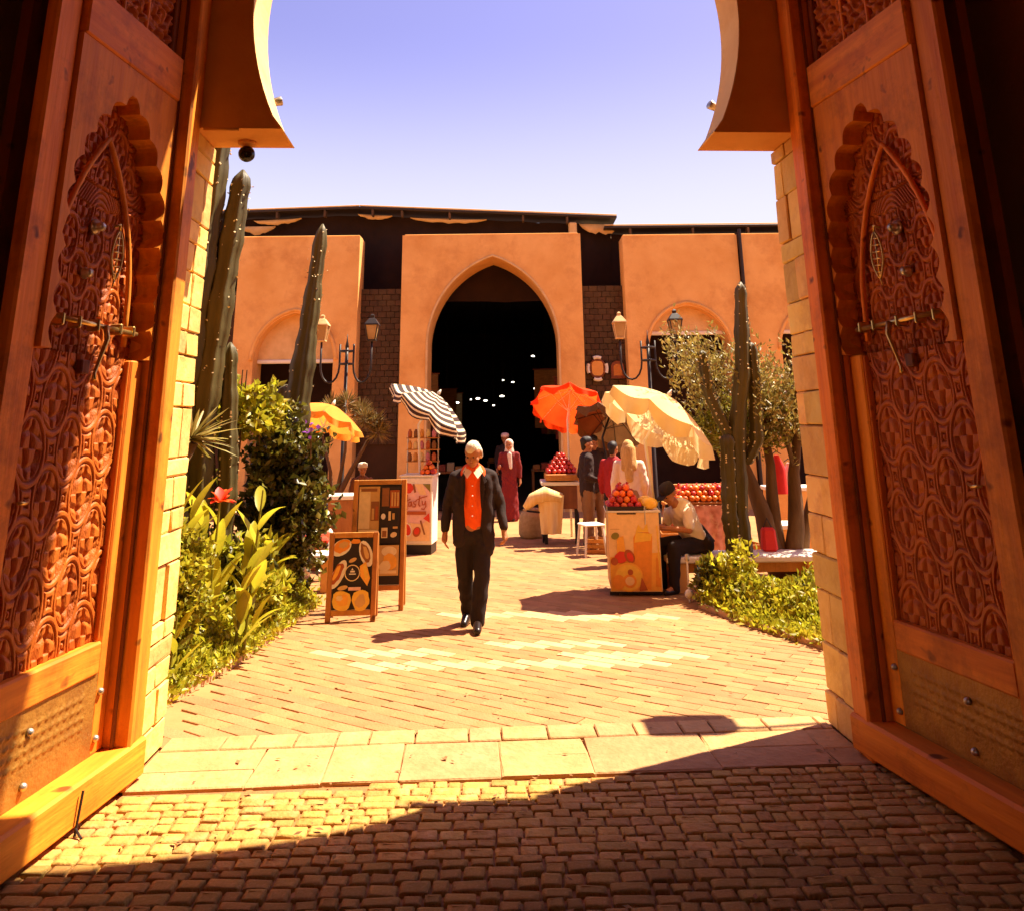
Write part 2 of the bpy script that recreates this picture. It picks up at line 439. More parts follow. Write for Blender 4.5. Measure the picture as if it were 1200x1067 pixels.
def carve_arch(U, Z):
    du = U - 1.25
    base = medallions(U, Z, .21, .36, 1.25, 2.36, 5.0, .028)
    k = np.clip(1 - np.abs(Z - 2.97 - .12 * np.abs(du)) / .07, 0, 1)
    wave = .034 * (.4 + .6 * groove((Z - .14 * np.cos(du * 12)) / .034, .25))
    crack = -0.02 * np.exp(-((Z - 3.02 - .10 * du) / .006) ** 2)
    return np.where(k > .05, wave, base) + crack
def carve_top(U, Z):
    a = np.abs(np.sin((U + Z * .7) * 34)) + np.abs(np.sin((U - Z * .7) * 34))
    d1, d2 = lat(U, Z, .145, .21, 1.0, 4.0)
    ro = np.cos(np.hypot(d1, d2) * 130)
    st = np.zeros_like(U)
    return 0.018 * a + 0.010 * ro + st
def hammered(U, Z):
    d1, d2 = lat(U + .012 * np.floor(Z / .045), Z, .05, .045, 0, 0)
    inside = (U > 1.0) & (U < 1.78) & (Z > .32) & (Z < .52)
    return np.where(inside, 0.010 * np.exp(-(d1 ** 2 / .0002 + d2 ** 2 / .00009)), 0) + .0012 * np.sin(31 * U + 11 * Z) * np.sin(27 * Z)

def scallop(cx, hw, zb, zs, za, nl, depth, per=7):
    base = [(cx - hw, zb + (zs - zb) * i / 60) for i in range(60)] + pointed(cx, hw, zs, za, 120) + [(cx + hw, zs - (zs - zb) * (i + 1) / 60) for i in range(60)]
    P = np.array(base); d = np.r_[0, np.cumsum(np.hypot(*np.diff(P, axis=0).T))]
    n = nl * per + 1; sN = np.linspace(0, d[-1], n)
    X = np.interp(sN, d, P[:, 0]); Zz = np.interp(sN, d, P[:, 1])
    tx = np.gradient(X); tz = np.gradient(Zz); ln = np.hypot(tx, tz); nx, nz_ = -tz / ln, tx / ln
    # symmetric about the apex: lobes between cusps
    b = depth * np.abs(np.sin(np.pi * nl * np.linspace(0, 1, n)))
    return [(float(x + a * q), float(z + c_ * q)) for x, z, a, c_, q in zip(X, Zz, nx, nz_, b)]

def build_door(label):
    t = thing('carved_door', label, 'door', group='carved gate doors')
    W, WH, WC, WD = M['wood'], M['wood_h'], M['wood_carved'], M['wood_dark']
    def part(name, mb_, mat, par=t, sm=False): return mb_.build(name, mat, par, sm)
    part('leaf_backing', MB().bb(-.18, -.122, .80, 1.90, .21, 7.5), WD)
    part('free_stile', MB().bb(-.05, .022, 1.735, 1.905, .205, 7.5, .012), W)
    part('hinge_stile', MB().bb(-.05, -.002, .805, .915, .205, 2.125, .008), W)
    part('hinge_stile', MB().bb(-.05, .002, .805, .86, 4.0, 7.5, .008), WD)
    part('panel_rail', MB().bb(-.05, .008, .918, 1.732, .575, .725, .010), WH)
    hf('carved_panel', .918, 1.732, .725, 2.13, .0034, carve, -.056, WC, t)
    for u in (.935, 1.715):
        part('panel_bead', MB().bb(-.045, -.004, u - .006, u + .006, .728, 2.12, .004), W)
    hf('arch_carving', .82, 1.72, 2.131, 3.69, .0040, carve_arch, -.108, WC, t)
    # scalloped board
    sc = scallop(1.25, .405, 2.13, 2.82, 3.52, 19, .042)
    n = len(sc); m = (n - 1) // 2
    outer = []
    ztop = 3.705; kz = max(i for i in range(m + 1) if sc[i][1] <= 2.95)
    for i in range(n):
        j = i if i <= m else n - 1 - i; e_ = .803 if i <= m else 1.733; x_, z_ = sc[i]
        if j <= kz: outer.append((e_, min(sc[j][1], sc[n - 1 - j][1])))
        else:
            q = (j - kz) / (m - kz); zk = min(sc[kz][1], sc[n - 1 - kz][1])
            outer.append((e_, zk + (ztop - zk) * q / .5) if q <= .5 else (e_ + (1.25 - e_) * (q - .5) / .5, ztop))
    # put a vertex exactly on each top corner
    for e_ in (.803, 1.733):
        ii = min(range(n), key=lambda i: math.hypot(outer[i][0] - e_, outer[i][1] - ztop)); outer[ii] = (e_, ztop)
    mb_ = MB(); ring_wall(mb_, sc, outer, -.105, .045)
    v = [(p[1], p[0], p[2]) for p in mb_.v]
    mobj('scalloped_board', v, [q[::-1] for q in mb_.f], W, t)
    # slender arch moulding
    pa = [(1.27 - .345, 2.20)] + pointed(1.275, .345, 2.36, 3.30, 16) + [(1.275 + .345, 2.20)]
    part('arch_moulding', MB().tube([(-.058, u, z) for u, z in pa], .0155, 8), W, t, True)
    part('mid_rail', MB().bb(-.05, .058, .80, 1.732, 3.708, 3.995, .010), WH)
    hf('upper_carving', .862, 1.732, 3.996, 5.4, .0060, carve_top, -.045, WC, t)
    part('upper_backing', MB().bb(-.05, -.03, .862, 1.732, 5.401, 7.45), WC)
    for u in (1.13, 1.36, 1.58):
        part('carving_strip', MB().bb(-.045, -.004, u - .011, u + .011, 3.997, 5.39, .006), W)
    kp = hf('kick_plate', .83, 1.905, .205, .575, .0075, hammered, -.004, M['kick'], t)
    part('plate_edge', MB().bb(-.055, -.006, .83, 1.905, .204, .5745), WD)
    for u, z in ((.885, .485), (.885, .275), (1.40, .475), (1.40, .265), (1.85, .475), (1.85, .27)):
        mt = Matrix.Translation((0.0, u, z)) @ Euler((0, R(90), 0)).to_matrix().to_4x4()
        part('stud', MB().lathe([(.017, -.002), (.017, .006), (.013, .016), (.004, .021)], 12, mt), M['steel'], kp, True)
    part('base_beam', MB().bb(-.06, .135, .615, 1.98, .022, .203, .014), WH)
    # knocker: two bosses and a pierced leaf-shaped hanger
    kn = MB()
    mtb = lambda u, z: Matrix.Translation((-.075, u, z)) @ Euler((0, R(90), 0)).to_matrix().to_4x4()
    kb = part('knocker_boss', MB().lathe([(.040, 0), (.042, .012), (.03, .02), (.022, .03), (.026, .05), (.012, .062)], 14, mtb(1.285, 2.80)), M['steel'], t, True)
    part('knocker_boss', MB().lathe([(.030, 0), (.032, .01), (.022, .022), (.026, .04), (.01, .05)], 14, mtb(1.325, 2.545)), M['steel'], t, True)
    hgr = MB()
    def leaf_pt(s_): return .048 * math.sin(math.pi * min(1, max(0, s_))) ** .75
    for sg in (1, -1):
        hgr.tube([(.035, 1.225 + sg * leaf_pt(i / 14), 2.79 - .27 * i / 14) for i in range(15)], .0065, 6)
    for i in range(2, 13, 2):
        z = 2.79 - .27 * i / 14; w_ = leaf_pt(i / 14)
        hgr.tube([(.035, 1.225 - w_, z), (.035, 1.225 + w_, z - .006)], .0045, 5)
    hgr.tube([(.035, 1.225, 2.79), (.035, 1.225, 2.52)], .005, 5)
    hgr.tube([(.03, 1.27, 2.80), (.04, 1.235, 2.82), (.036, 1.225, 2.79)], .008, 6)
    hgr.tube([(.035, 1.225, 2.53), (.035, 1.235, 2.48)], [.006, .003], 6)
    part('knocker_hanger', hgr, M['brass'], t, True)
    # sliding bolt with a hanging lever
    bo = part('bolt_rod', MB().tube([(.012, .93, 2.265), (.012, 1.62, 2.285)], .014, 10), M['brass'], t, True)
    for u in (.98, 1.10, 1.30, 1.45, 1.58):
        part('bolt_staple', MB().bb(-.035, .034, u - .010, u + .010, 2.245, 2.305, .006), M['brass'], bo)
    part('bolt_lever', MB().tube([(.03, 1.24, 2.275), (.05, 1.245, 2.21), (.035, 1.27, 2.10), (.03, 1.29, 2.03), (.045, 1.31, 2.00)], [.016, .013, .010, .009, .012], 8), M['brass'], bo, True)
    part('key_plate', MB().bb(-.04, -.004, 1.28, 1.345, 2.03, 2.10, .006), M['wood_dark'])
    part('door_hook', MB().tube([(-.01, 1.60, 1.46), (.04, 1.68, 1.455), (.045, 1.74, 1.46)], .008, 8), M['brass'], t, True)
    return t
door = build_door('tall carved wooden door in shade on the right, brass knocker, open against the wall')
door.location = gate_w(1.93, .23); door.rotation_euler = (0, 0, math.pi + R(9) + GT)
ldoor = copy_tree(door)
ldoor['label'] = 'tall carved wooden door at left, its lower half crossed by a band of sunlight'
ldoor.location = gate_w(-1.93, .23); ldoor.rotation_euler = (0, 0, -R(9) + GT); ldoor.scale = (1, -1, 1)
m_ = MB(); m_.tube([(.145, 1.20, .0), (.15, 1.18, .17)], .006, 6); m_.tube([(.145, 1.20, .03), (.19, 1.22, .0)], .005, 6)
m_.build('floor_bolt', M['iron'], ldoor)

# fittings on the arch
def camera_dome():
    t = thing('dome_camera', 'black round security camera hanging under the left arch corbel', 'camera', gate_w(-1.70, -.12, ZC), GT)
    MB().lathe([(.062, -.002), (.060, -.02), (.03, -.03), (.022, -.05)], 16).build('mount', M['plaster_light'], t, True)
    MB().ball((0, 0, -.085), .055, 16, 10).build('dome', pm('black_dome', (.008, .006, .006), rough=.15), t, True)
camera_dome()
def arch_spot(side, x, z, lab):
    t = thing('arch_spotlight', lab, 'spotlight', gate_w(x, .06, z), GT, 'spotlights on the arch edge')
    MB().tube([(side * .06, -.03, -.02), (0, 0, 0)], .010, 8).build('bracket', M['steel'], t)
    mt = Euler((0, R(-side * 70), R(20))).to_matrix().to_4x4()
    MB().lathe([(.018, -.05), (.028, -.03), (.034, .02), (.030, .025)], 14, mt).build('lamp_head', M['steel'], t, True)
arch_spot(-1, -1.56, 3.98, 'small metal spotlight on the left edge of the arch')
arch_spot(1, 1.56, 3.98, 'small metal spotlight on the right edge of the arch')
m_ = thing('wall_conduit', 'short plastic conduit along the left arch corbel underside', 'conduit', gate_w(-1.9, -.386, ZC - .012), GT)
MB().tube([(.0, -.012, 0), (.22, -.012, -.004)], .012, 8).build('pipe', M['plaster_light'], m_, True)
# ------------------------------------------------------------------ souk frontage
FY = 20.0; FZ = gz(20.0) - .05
souk = thing('souk_building', 'low ochre market building with pointed central archway at the end of the court', 'building', (0, FY, 0))
def pier_arch(name, x0, x1, ztop, cx, hw, zs, za, y0, y1, m=24, mat=None):
    ar_ = [(cx - hw, FZ)] + pointed(cx, hw, zs, za, m) + [(cx + hw, FZ)]
    o_ = rect_path(x0, x1, zs, ztop, m)
    o_ = [(x0, FZ)] + o_ + [(x1, FZ)]
    mb_ = MB(); ring_wall(mb_, ar_, o_, y0, y1)
    return mb_.build(name, mat or M['plaster'], souk)
cen = pier_arch('arch_block', -2.75, 1.86, 6.44, -.42, 1.66, 3.6, 5.88, 0, 1.3)
pale_rim = M['white']
def rim(par, pts, r_=.035):
    MB().tube(pts, r_, 6).build('pale_edge', M['tarp'], par)
arp = [(-2.08, FZ)] + pointed(-.42, 1.66, 3.6, 5.88, 24) + [(1.24, FZ)]
MB().tube([(x, -.01, z) for x, z in arp], .03, 6).build('arch_edging', M['tarp'], cen)
def pavilion(x0, x1, zt, cx, hw, zs, za, zlun):
    b = pier_arch('pavilion_wall', x0, x1, zt, cx, hw, zs, za, .05, .75)
    # arch moulding, pale blind above, dark shop below
    mo = [(x, z) for x, z in pointed(cx, hw + .06, zs, za + .08, 18)]
    MB().tube([(x, .04, z) for x, z in mo], .045, 6).build('arch_moulding', M['plaster'], b, True)
    lun = [p for p in pointed(cx, hw, zs, za, 18) if p[1] >= zlun]
    if len(lun) > 3:
        lo_ = [(lun[0][0], zlun)] + lun + [(lun[-1][0], zlun)]
        MB().prism([(x, z) for x, z in lo_], -.45, -.40, Matrix(((1, 0, 0, 0), (0, 0, -1, 0), (0, 1, 0, 0), (0, 0, 0, 1)))).build('arch_blind', M['tarp'], b)
        MB().bb(cx - hw, cx + hw, .36, .46, zlun - .10, zlun - .002, .02).build('blind_bar', M['white'], b)
    MB().bb(x0 + .02, x1 - .02, .12, .69, zt, zt + .05, .01).build('coping', M['plaster'], b)
    return b
pavilion(-6.96, -3.86, 6.44, -5.42, 1.0, 3.28, 4.47, 3.33)
pavilion(2.96, 5.93, 6.37, 4.52, 1.02, 3.42, 4.54, 3.93)
pavilion(6.05, 9.4, 6.37, 7.85, 1.02, 3.42, 4.54, 3.93)
pavilion(-11.2, -7.75, 6.44, -9.5, 1.0, 3.28, 4.47, 3.33)
MB().bb(-2.70, 1.81, .08, 1.2, 6.44, 6.48, .01).build('coping', M['plaster'], souk)
MB().tube([(5.99, -.02, FZ), (5.99, -.02, 6.5)], .045, 8).build('downpipe', M['iron'], souk)
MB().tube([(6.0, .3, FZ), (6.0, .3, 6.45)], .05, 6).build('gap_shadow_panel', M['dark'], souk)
# dark brick strips between the piers, brick by brick on the visible courses
def brick_strip(x0, x1, z1, label_):
    w_ = MB().bb(x0, x1, .56, .8, FZ, z1).build('brick_pier', M['mortar'], souk)
    bw, bh = (x1 - x0) / 5, .15
    me0 = mesh_from('brick', *(lambda q: (q.v, q.f))(MB().box((0, 0, 0), (bw - .010, .06, bh - .010), .004)), M['brickdark'])
    k = 0; z = z1 - bh / 2
    while z > 1.2:
        for i in range(5 + (k % 2)):
            xx = x0 + (i + (.5 if k % 2 == 0 else 0)) * bw
            half = (k % 2 == 1) and i in (0, 5)
            o = bpy.data.objects.new('brick', me0); link(o, w_)
            if half: o.scale = (.5, 1, 1); xx += bw * (.25 if i == 0 else -.25)
            o.location = (xx, .54 + random.uniform(-.008, .008), z)
        z -= bh; k += 1
    return w_
brick_strip(-3.86, -2.75, 5.13, 'l'); brick_strip(1.86, 2.96, 5.15, 'r'); 
MB().bb(-7.75, -6.97, .5, .8, FZ, 5.1).build('brick_pier', M['brickdark'], souk)
# black shade netting over and between the blocks
def net(x0, x1, zl0, zl1, zb, y, name='shade_net'):
    n = 24; v = []; f = []; rows_ = 6
    for r_ in range(rows_ + 1):
        for i in range(n + 1):
            k = i / n; x = x0 + (x1 - x0) * k; zt = zl0 + (zl1 - zl0) * k; q = r_ / rows_
            v.append((x, y + .09 * math.sin(k * 19 + q * 3) * (.3 + q) + .05 * math.sin(k * 47), zt + (zb - zt) * q))
    for r_ in range(rows_):
        for i in range(n): a = r_ * (n + 1) + i; f.append((a, a + n + 1, a + n + 2, a + 1))
    return mobj(name, v, f, M['black'], souk, True)
net(-12, -4.05, 7.16, 7.36, 4.6, 1.45); net(-4.05, 2.85, 7.36, 7.0, 4.9, 1.45); net(2.85, 12, 6.74, 6.74, 4.6, 1.45)
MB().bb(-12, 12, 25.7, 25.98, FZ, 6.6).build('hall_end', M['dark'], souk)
# sagging folds of pale sheeting under the eaves
def sheet(x0, x1, zt0, zt1, dep, seed):
    r_ = random.Random(seed); n = 14; v = []; f = []
    for i in range(n + 1):
        k = i / n; x = x0 + (x1 - x0) * k; zt = zt0 + (zt1 - zt0) * k; d = dep * (math.sin(math.pi * min(1, k * 1.02)) ** .6) * r_.uniform(.75, 1.1) + .01
        v += [(x, 1.12, zt), (x, 1.05, zt - d * .5), (x, 1.16, zt - d)]
    for i in range(n): a = i * 3; f += [(a, a + 1, a + 4, a + 3), (a + 1, a + 2, a + 5, a + 4)]
    mobj('eaves_sheeting', v, f, M['tarp'], souk, True)
sheet(-7.0, -5.7, 7.16, 7.22, .14, 1); sheet(-4.15, -3.2, 7.32, 7.26, .12, 2); sheet(-2.7, -.6, 7.2, 7.12, .12, 3); sheet(-7.4, -6.4, 7.0, 7.0, .22, 4)
MB().box((1.75, 1.0, 6.72), (.22, .22, .5), .03).build('plank_end', M['tarp'], souk)
sheet(1.95, 3.2, 6.97, 6.93, .26, 5)
# roof edges, beams and brackets
def beam(p0, p1, w_, h, mat, nm, par=souk):
    d = Vector(p1) - Vector(p0); L_ = d.length; c_ = (Vector(p0) + Vector(p1)) / 2
    return MB().box(c_, (L_, w_, h), .012, d.to_track_quat('X', 'Z').to_euler()).build(nm, mat, par)
beam((-12, 1.25, 7.22), (-4.05, 1.25, 7.43), .9, .07, M['iron'], 'roof_edge')
beam((-4.05, 1.25, 7.43), (2.95, 1.25, 7.08), .9, .07, M['iron'], 'roof_edge')
beam((2.6, 1.25, 6.80), (12, 1.25, 6.80), .9, .07, M['iron'], 'roof_edge')
beam((-12, .78, 7.265), (-4.05, .78, 7.475), .05, .03, M['tarp'], 'roof_trim')
beam((-4.05, .78, 7.475), (2.95, .78, 7.125), .05, .03, M['tarp'], 'roof_trim')
beam((2.6, .78, 6.845), (12, .78, 6.845), .05, .03, M['tarp'], 'roof_trim')
for x in (-6.3, -5.0, -3.7, -2.9, -1.6, .4, 1.6):
    zt = 7.43 - (.05 * (x + 4.05) if x > -4.05 else -.0264 * (x + 4.05))
    MB().bb(x - .03, x + .03, .82, 1.0, zt - .22, zt - .04, .008).build('roof_bracket', M['brickdark'], souk)
for x in (3.3, 5.0, 6.5):
    MB().bb(x - .03, x + .03, .82, 1.0, 6.58, 6.76, .008).build('roof_bracket', M['brickdark'], souk)
# flat roof and dark hall behind

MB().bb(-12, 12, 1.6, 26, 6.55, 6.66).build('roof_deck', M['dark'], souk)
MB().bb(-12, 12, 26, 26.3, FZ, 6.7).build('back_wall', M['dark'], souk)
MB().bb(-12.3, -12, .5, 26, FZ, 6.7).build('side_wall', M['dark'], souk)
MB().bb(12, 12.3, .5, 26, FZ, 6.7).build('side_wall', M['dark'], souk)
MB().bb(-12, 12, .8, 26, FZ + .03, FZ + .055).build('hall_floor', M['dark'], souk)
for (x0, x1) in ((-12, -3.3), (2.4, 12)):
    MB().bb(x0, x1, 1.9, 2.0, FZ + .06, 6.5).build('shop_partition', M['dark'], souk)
# roof clutter
sat = thing('roof_tank', 'grey rounded tank among clutter on the market roof', 'tank', (3.55, FY + 3.2, 6.66))
MB().ball((0, 0, .42), .42, 14, 8, (1, 1, .8)).build('tank_body', M['steel'], sat, True)
MB().lathe([(.3, 0), (.3, .2)], 12).build('tank_stand', M['iron'], sat)
sat = thing('roof_tarpaulin', 'crumpled pale tarpaulin heaped on the market roof', 'tarpaulin', (2.9, FY + 3.0, 6.66))
v = []; f = []
for i in range(13):
    for j in range(9):
        a, b = i / 12 * 2 - 1, j / 8 * 2 - 1
        v.append((a * .8, b * .5, max(0, (1 - a * a) * (1 - b * b)) * .62 * (1 + .4 * math.sin(i * 1.9 + j * 2.3)) + .03 * math.sin(i * 5.1)))
for i in range(12):
    for j in range(8): q = i * 9 + j; f.append((q, q + 9, q + 10, q + 1))
mobj('folded_sheet', v, f, M['tarp'], sat, True)
# lit bulbs deep in the hall
bulb_m = pm('lit_bulb', (1, .95, .85), emit=(1, .90, .75, 5.0))
for x, y_, z in ((-1.2, 30, 2.55), (-.95, 31, 2.5), (-2.0, 30.5, 2.42), (-2.65, 31, 2.18), (-2.45, 31.2, 2.2), (-2.9, 31, 2.2), (-.62, 30, 2.3), (-.3, 29, 2.6), (-.28, 32, 3.3), (.1, 31.5, 3.2), (.9, 29, 2.85), (1.25, 29, 2.62), (1.3, 29.4, 2.5), (1.55, 29, 3.05), (1.6, 30, 2.75), (-3.0, 30, 2.05), (.95, 33, 4.3), (-1.6, 33, 2.6)):
    t = thing('ceiling_bulb', 'small lit lamp glowing in the dark hall behind the archway', 'lamp', (x, y_, z), 0, 'lit lamps in the market hall')
    bu_ = MB().lathe([(.015, .04), (.030, .02), (.033, 0), (.015, -.015)][::-1], 10).build('bulb', bulb_m, t, True); bu_.scale = (random.uniform(.6, 2.4), 1, random.uniform(.6, 1.1))
    MB().tube([(0, 0, .06), (0, 0, 6.5 - z)], .008, 5).build('cord', M['iron'], t)
# mirrors hung on the right brick strip
def mirror(x, z, w_, h, kind, lab):
    t = thing('framed_mirror', lab, 'mirror', (x, FY + .44, z), 0, 'mirrors on the brick strip')
    pts = [(w_ * math.copysign(abs(math.cos(a)) ** .6, math.cos(a)), h * math.copysign(abs(math.sin(a)) ** .6, math.sin(a))) for a in [2 * math.pi * i / 24 for i in range(24)]]
    if kind == 'arch': pts = [(-w_, -h), (w_, -h), (w_, h * .3)] + [(w_ * math.cos(a), h * .3 + h * .7 * math.sin(a)) for a in [math.pi * i / 12 for i in range(1, 12)]] + [(-w_, h * .3)]
    mt = Matrix(((1, 0, 0, 0), (0, 0, 1, 0), (0, 1, 0, 0), (0, 0, 0, 1)))
    MB().prism([(a * .62, b * .66) for a, b in pts], -.03, -.015, mt).build('glass', pm('mirror_glass_' + kind, (.75, .36, .10) if kind != 'arch' else (.5, .18, .04), rough=.25, metal=.3), t)
    if kind == 'arch':
        n = len(pts); inn_ = [(a * .62, b * .66) for a, b in pts]
        v = [(a, -.03, b) for a, b in pts] + [(a, -.03, b) for a, b in inn_] + [(a, .0, b) for a, b in pts]
        mobj('frame', v, [(i, (i + 1) % n, n + (i + 1) % n, n + i) for i in range(n)] + [(i, 2 * n + i, 2 * n + (i + 1) % n, (i + 1) % n) for i in range(n)], M['wood_dark'], t)
    else:
        for q in range(4):
            a0_ = q * math.pi / 2 + .32
            arc = [(w_ * .95 * math.cos(a), -.02, h * .95 * math.sin(a)) for a in [a0_ - .32 + 0 + .64 * i / 6 - .0 for i in range(7)]]
            arc = [(w_ * 1.0 * math.cos(a), -.02, h * math.sin(a)) for a in [q * math.pi / 2 - .42 + .84 * i / 6 for i in range(7)]]
            MB().tube(arc, .045, 6).build('frame_segment', M['white'], t)
        MB().tube([(w_ * .8 * math.cos(a), -.01, h * .8 * math.sin(a)) for a in [2 * math.pi * i / 20 for i in range(21)]], .03, 6).build('frame', M['wood_dark'], t)
mirror(2.22, 3.02, .24, .28, 'round', 'round mirror with pale segmented frame on the dark brick strip')
mirror(2.73, 2.98, .17, .22, 'arch', 'small arched wooden mirror beside the round mirror on dark brick')

fr_w = wood('hall_wood', (.32, .13, .04), (.22, .08, .02))
# goods hung and stacked in the dim hall
rr = random.Random(12)
for i in range(14):
    side = -1 if i % 2 else 1; y_ = 21.9 + i * .75; x = -.42 + side * rr.uniform(1.5, 2.5); w_, h = rr.uniform(.5, .9), rr.uniform(1.0, 1.9); z = rr.uniform(1.2, 1.7)
    c_ = rr.choice(((.30, .06, .03), (.28, .14, .04), (.10, .06, .14), (.35, .22, .10), (.14, .05, .03)))
    t = thing('hanging_rug', ['striped rug hanging in the dim hall behind the archway', 'dark rug hanging in the dim hall behind the archway'][i % 2], 'rug', (x, y_, z), rr.uniform(-.3, .3), 'rugs hanging in the market hall')
    n = 12; v = []; f = []
    for r_ in range(5):
        for j in range(n + 1): v.append(((j / n - .5) * w_, .03 * math.sin(j * 1.7 + i) * r_ / 4, h - h * r_ / 4))
    for r_ in range(4):
        for j in range(n): a = r_ * (n + 1) + j; f.append((a, a + n + 1, a + n + 2, a + 1))
    mobj('rug_cloth', v, f, pm('rug_%d' % (i % 5), c_, tuple(q * .5 for q in c_), scale=5, rough=.95, stretch=(1, 1, 6)), t, True)
    MB().tube([(-w_ / 2 - .05, 0, h + .02), (w_ / 2 + .05, 0, h + .02)], .015, 6).build('rail', M['wood_dark'], t)
    MB().tube([(0, 0, h + .02), (0, 0, 6.5 - z)], .006, 5).build('cord', M['iron'], t)
for (x, y_, lab) in ((-1.75, 22.6, 'low market table with boxes at the left inside the archway'), (1.05, 23.0, 'low market table with boxes at the right inside the archway'), (-.3, 27.5, 'low market table far back inside the archway')):
    t = thing('market_table', lab, 'table', (x, y_, FZ + .056), 0, 'tables in the market hall')
    MB().bb(-.5, .5, -.3, .3, .74, .79, .01).build('table_top', fr_w, t)
    for a in (-.45, .45):
        for b in (-.25, .25): MB().bb(a - .03, a + .03, b - .03, b + .03, 0, .739).build('leg', fr_w, t)
    for k in range(4): MB().bb(-.45 + k * .23, -.26 + k * .23, -.2, .15, .792, .792 + .12 + .05 * (k % 3), .01).build('goods_box', pm('goods_%d' % (k % 3), ((.4, .2, .06), (.35, .08, .04), (.5, .38, .2))[k % 3], rough=.8), t)
# ------------------------------------------------------------------ ground, cobbles, threshold, court paving
ys = [-80, -6, GY0, 12, 20, 40, 160, 700]
v = []; f = []
for y in ys:
    for x in (-700, -60, -8, 8, 60, 700): v.append((x, y, gz(y) - 0.022))
for i in range(len(ys) - 1):
    for j in range(5): f.append((i * 6 + j, i * 6 + j + 1, i * 6 + j + 7, i * 6 + j + 6))
g = mobj('ground', v, f, M['ground']); g['kind'] = 'structure'
# joints between cobbles: a darker bed
cob = MB().add([(-3.2, -1.0, -.016), (3.2, -1.0, -.016), (2.9, 4.82, -.016), (-2.9, 4.42, -.016)], [(0, 1, 2, 3)]).build('cobbled_passage', M['bed']); cob['kind'] = 'structure'
def cobble_mesh(k):
    m_ = MB(); r_ = random.Random(k)
    n = 4; v = []; f = []
    prof = [(1.0, -.03), (.992, -.005), (.945, .0012), (.6, .0028)]
    pts = []
    for (x, y) in ((-.5, -.43), (-.44, -.5), (.44, -.5), (.5, -.43), (.5, .43), (.44, .5), (-.44, .5), (-.5, .43)):
        pts.append((x * r_.uniform(.91, 1.02), y * r_.uniform(.88, 1.03)))
    for s_, h in prof:
        for (x, y) in pts: v.append((x * s_, y * s_, h + r_.uniform(-.0022, .0022) * (s_ < .99)))
    for i in range(3):
        for j in range(8): a, b = i * 8 + j, i * 8 + (j + 1) % 8; f.append((a, b, b + 8, a + 8))
    f.append(tuple(24 + j for j in range(8)))
    return mesh_from('cobble', v, f, M['cobble'], True)
CM = [cobble_mesh(k) for k in range(14)]
spots = []
y = 2.3
def gate_y(x, yl): return GC.y + math.tan(GT) * (x - GC.x) + yl
row = 0
while True:
    d = random.uniform(.062, .092)
    yy = y + d / 2
    if yy > 4.9: break
    x = -2.35 + random.uniform(0, .1)
    while x < 2.4:
        w_ = random.choice((.075, .09, .10, .11, .13, .16)) * random.uniform(.9, 1.12)
        cx = x + w_ / 2
        cy = yy + math.tan(GT) * cx * .8 + .016 * math.sin(cx * 2.1 + row * .35) + random.uniform(-.006, .006)
        lim = gate_y(cx, -.545)
        if cy + d / 2 < lim and abs(cx) < 2.05 + (4.5 - cy) * .12:
            spots.append((cx, cy, w_ - .006, d - .005))
        x += w_
    y += d; row += 1
vis = [s for s in spots if s[1] > 3.33]; rest = [s for s in spots if s[1] <= 3.33]
vis.sort(key=lambda s: s[1] + max(0, abs(s[0]) - s[1] * .62) * 9)
smooth_zone = lambda s: s[0] > 1.25 and s[1] > 3.3 + (2.1 - s[0]) * .6
pieces = vis[:300]; rest += vis[300:]
for (cx, cy, w_, d) in pieces:
    o = bpy.data.objects.new('cobble', random.choice(CM)); link(o, cob)
    dust = .006 if smooth_zone((cx, cy)) else 0
    o.location = (cx, cy, random.uniform(-.006, .003) - dust); o.scale = (w_, d, 1)
    o.rotation_euler = (R(random.uniform(-2, 2)), R(random.uniform(-1.6, 1.6)), R(random.uniform(-4, 4)))
m_ = MB()
for (cx, cy, w_, d) in rest:
    me = random.choice(CM); dz = random.uniform(-.006, .001)
    m_.add([(cx + q.co.x * w_, cy + q.co.y * d, q.co.z + dz) for q in me.vertices], [tuple(p.vertices) for p in me.polygons])
o = m_.build('cobble_infill', M['cobble'], cob, True); o['kind'] = 'stuff'

# threshold slabs between the jambs
th = MB().bb(-2.1, 2.1, -.62, .12, -.03, -.014).build('threshold', M['bed']); th.location = GC; th.rotation_euler = (0, 0, GT); th['kind'] = 'structure'
x = -1.95
while x < 1.93:
    w_ = min(random.uniform(.34, .74), 1.95 - x)
    ym = random.uniform(-.36, -.22)
    for (ya, yb) in ([(-.545, -.06)] if random.random() < .4 else [(-.545, ym), (ym, -.06)]):
        s_ = MB().bb(x + .0025, x + w_ - .0025, ya + .0025, yb - .0025, -.05, random.uniform(.003, .008), .006)
        s_.v = [(a + random.uniform(-.007, .007), b + random.uniform(-.007, .007), c_) for a, b, c_ in s_.v]
        s_.build('threshold_slab', M['slab'], th)
    x += w_
x = -1.95
while x < 1.9:
    w_ = random.uniform(.16, .36)
    MB().bb(x + .005, min(1.95, x + w_) - .005, -.055, .14, -.05, random.uniform(.007, .011), .006).build('threshold_slab', M['slab'], th); x += w_

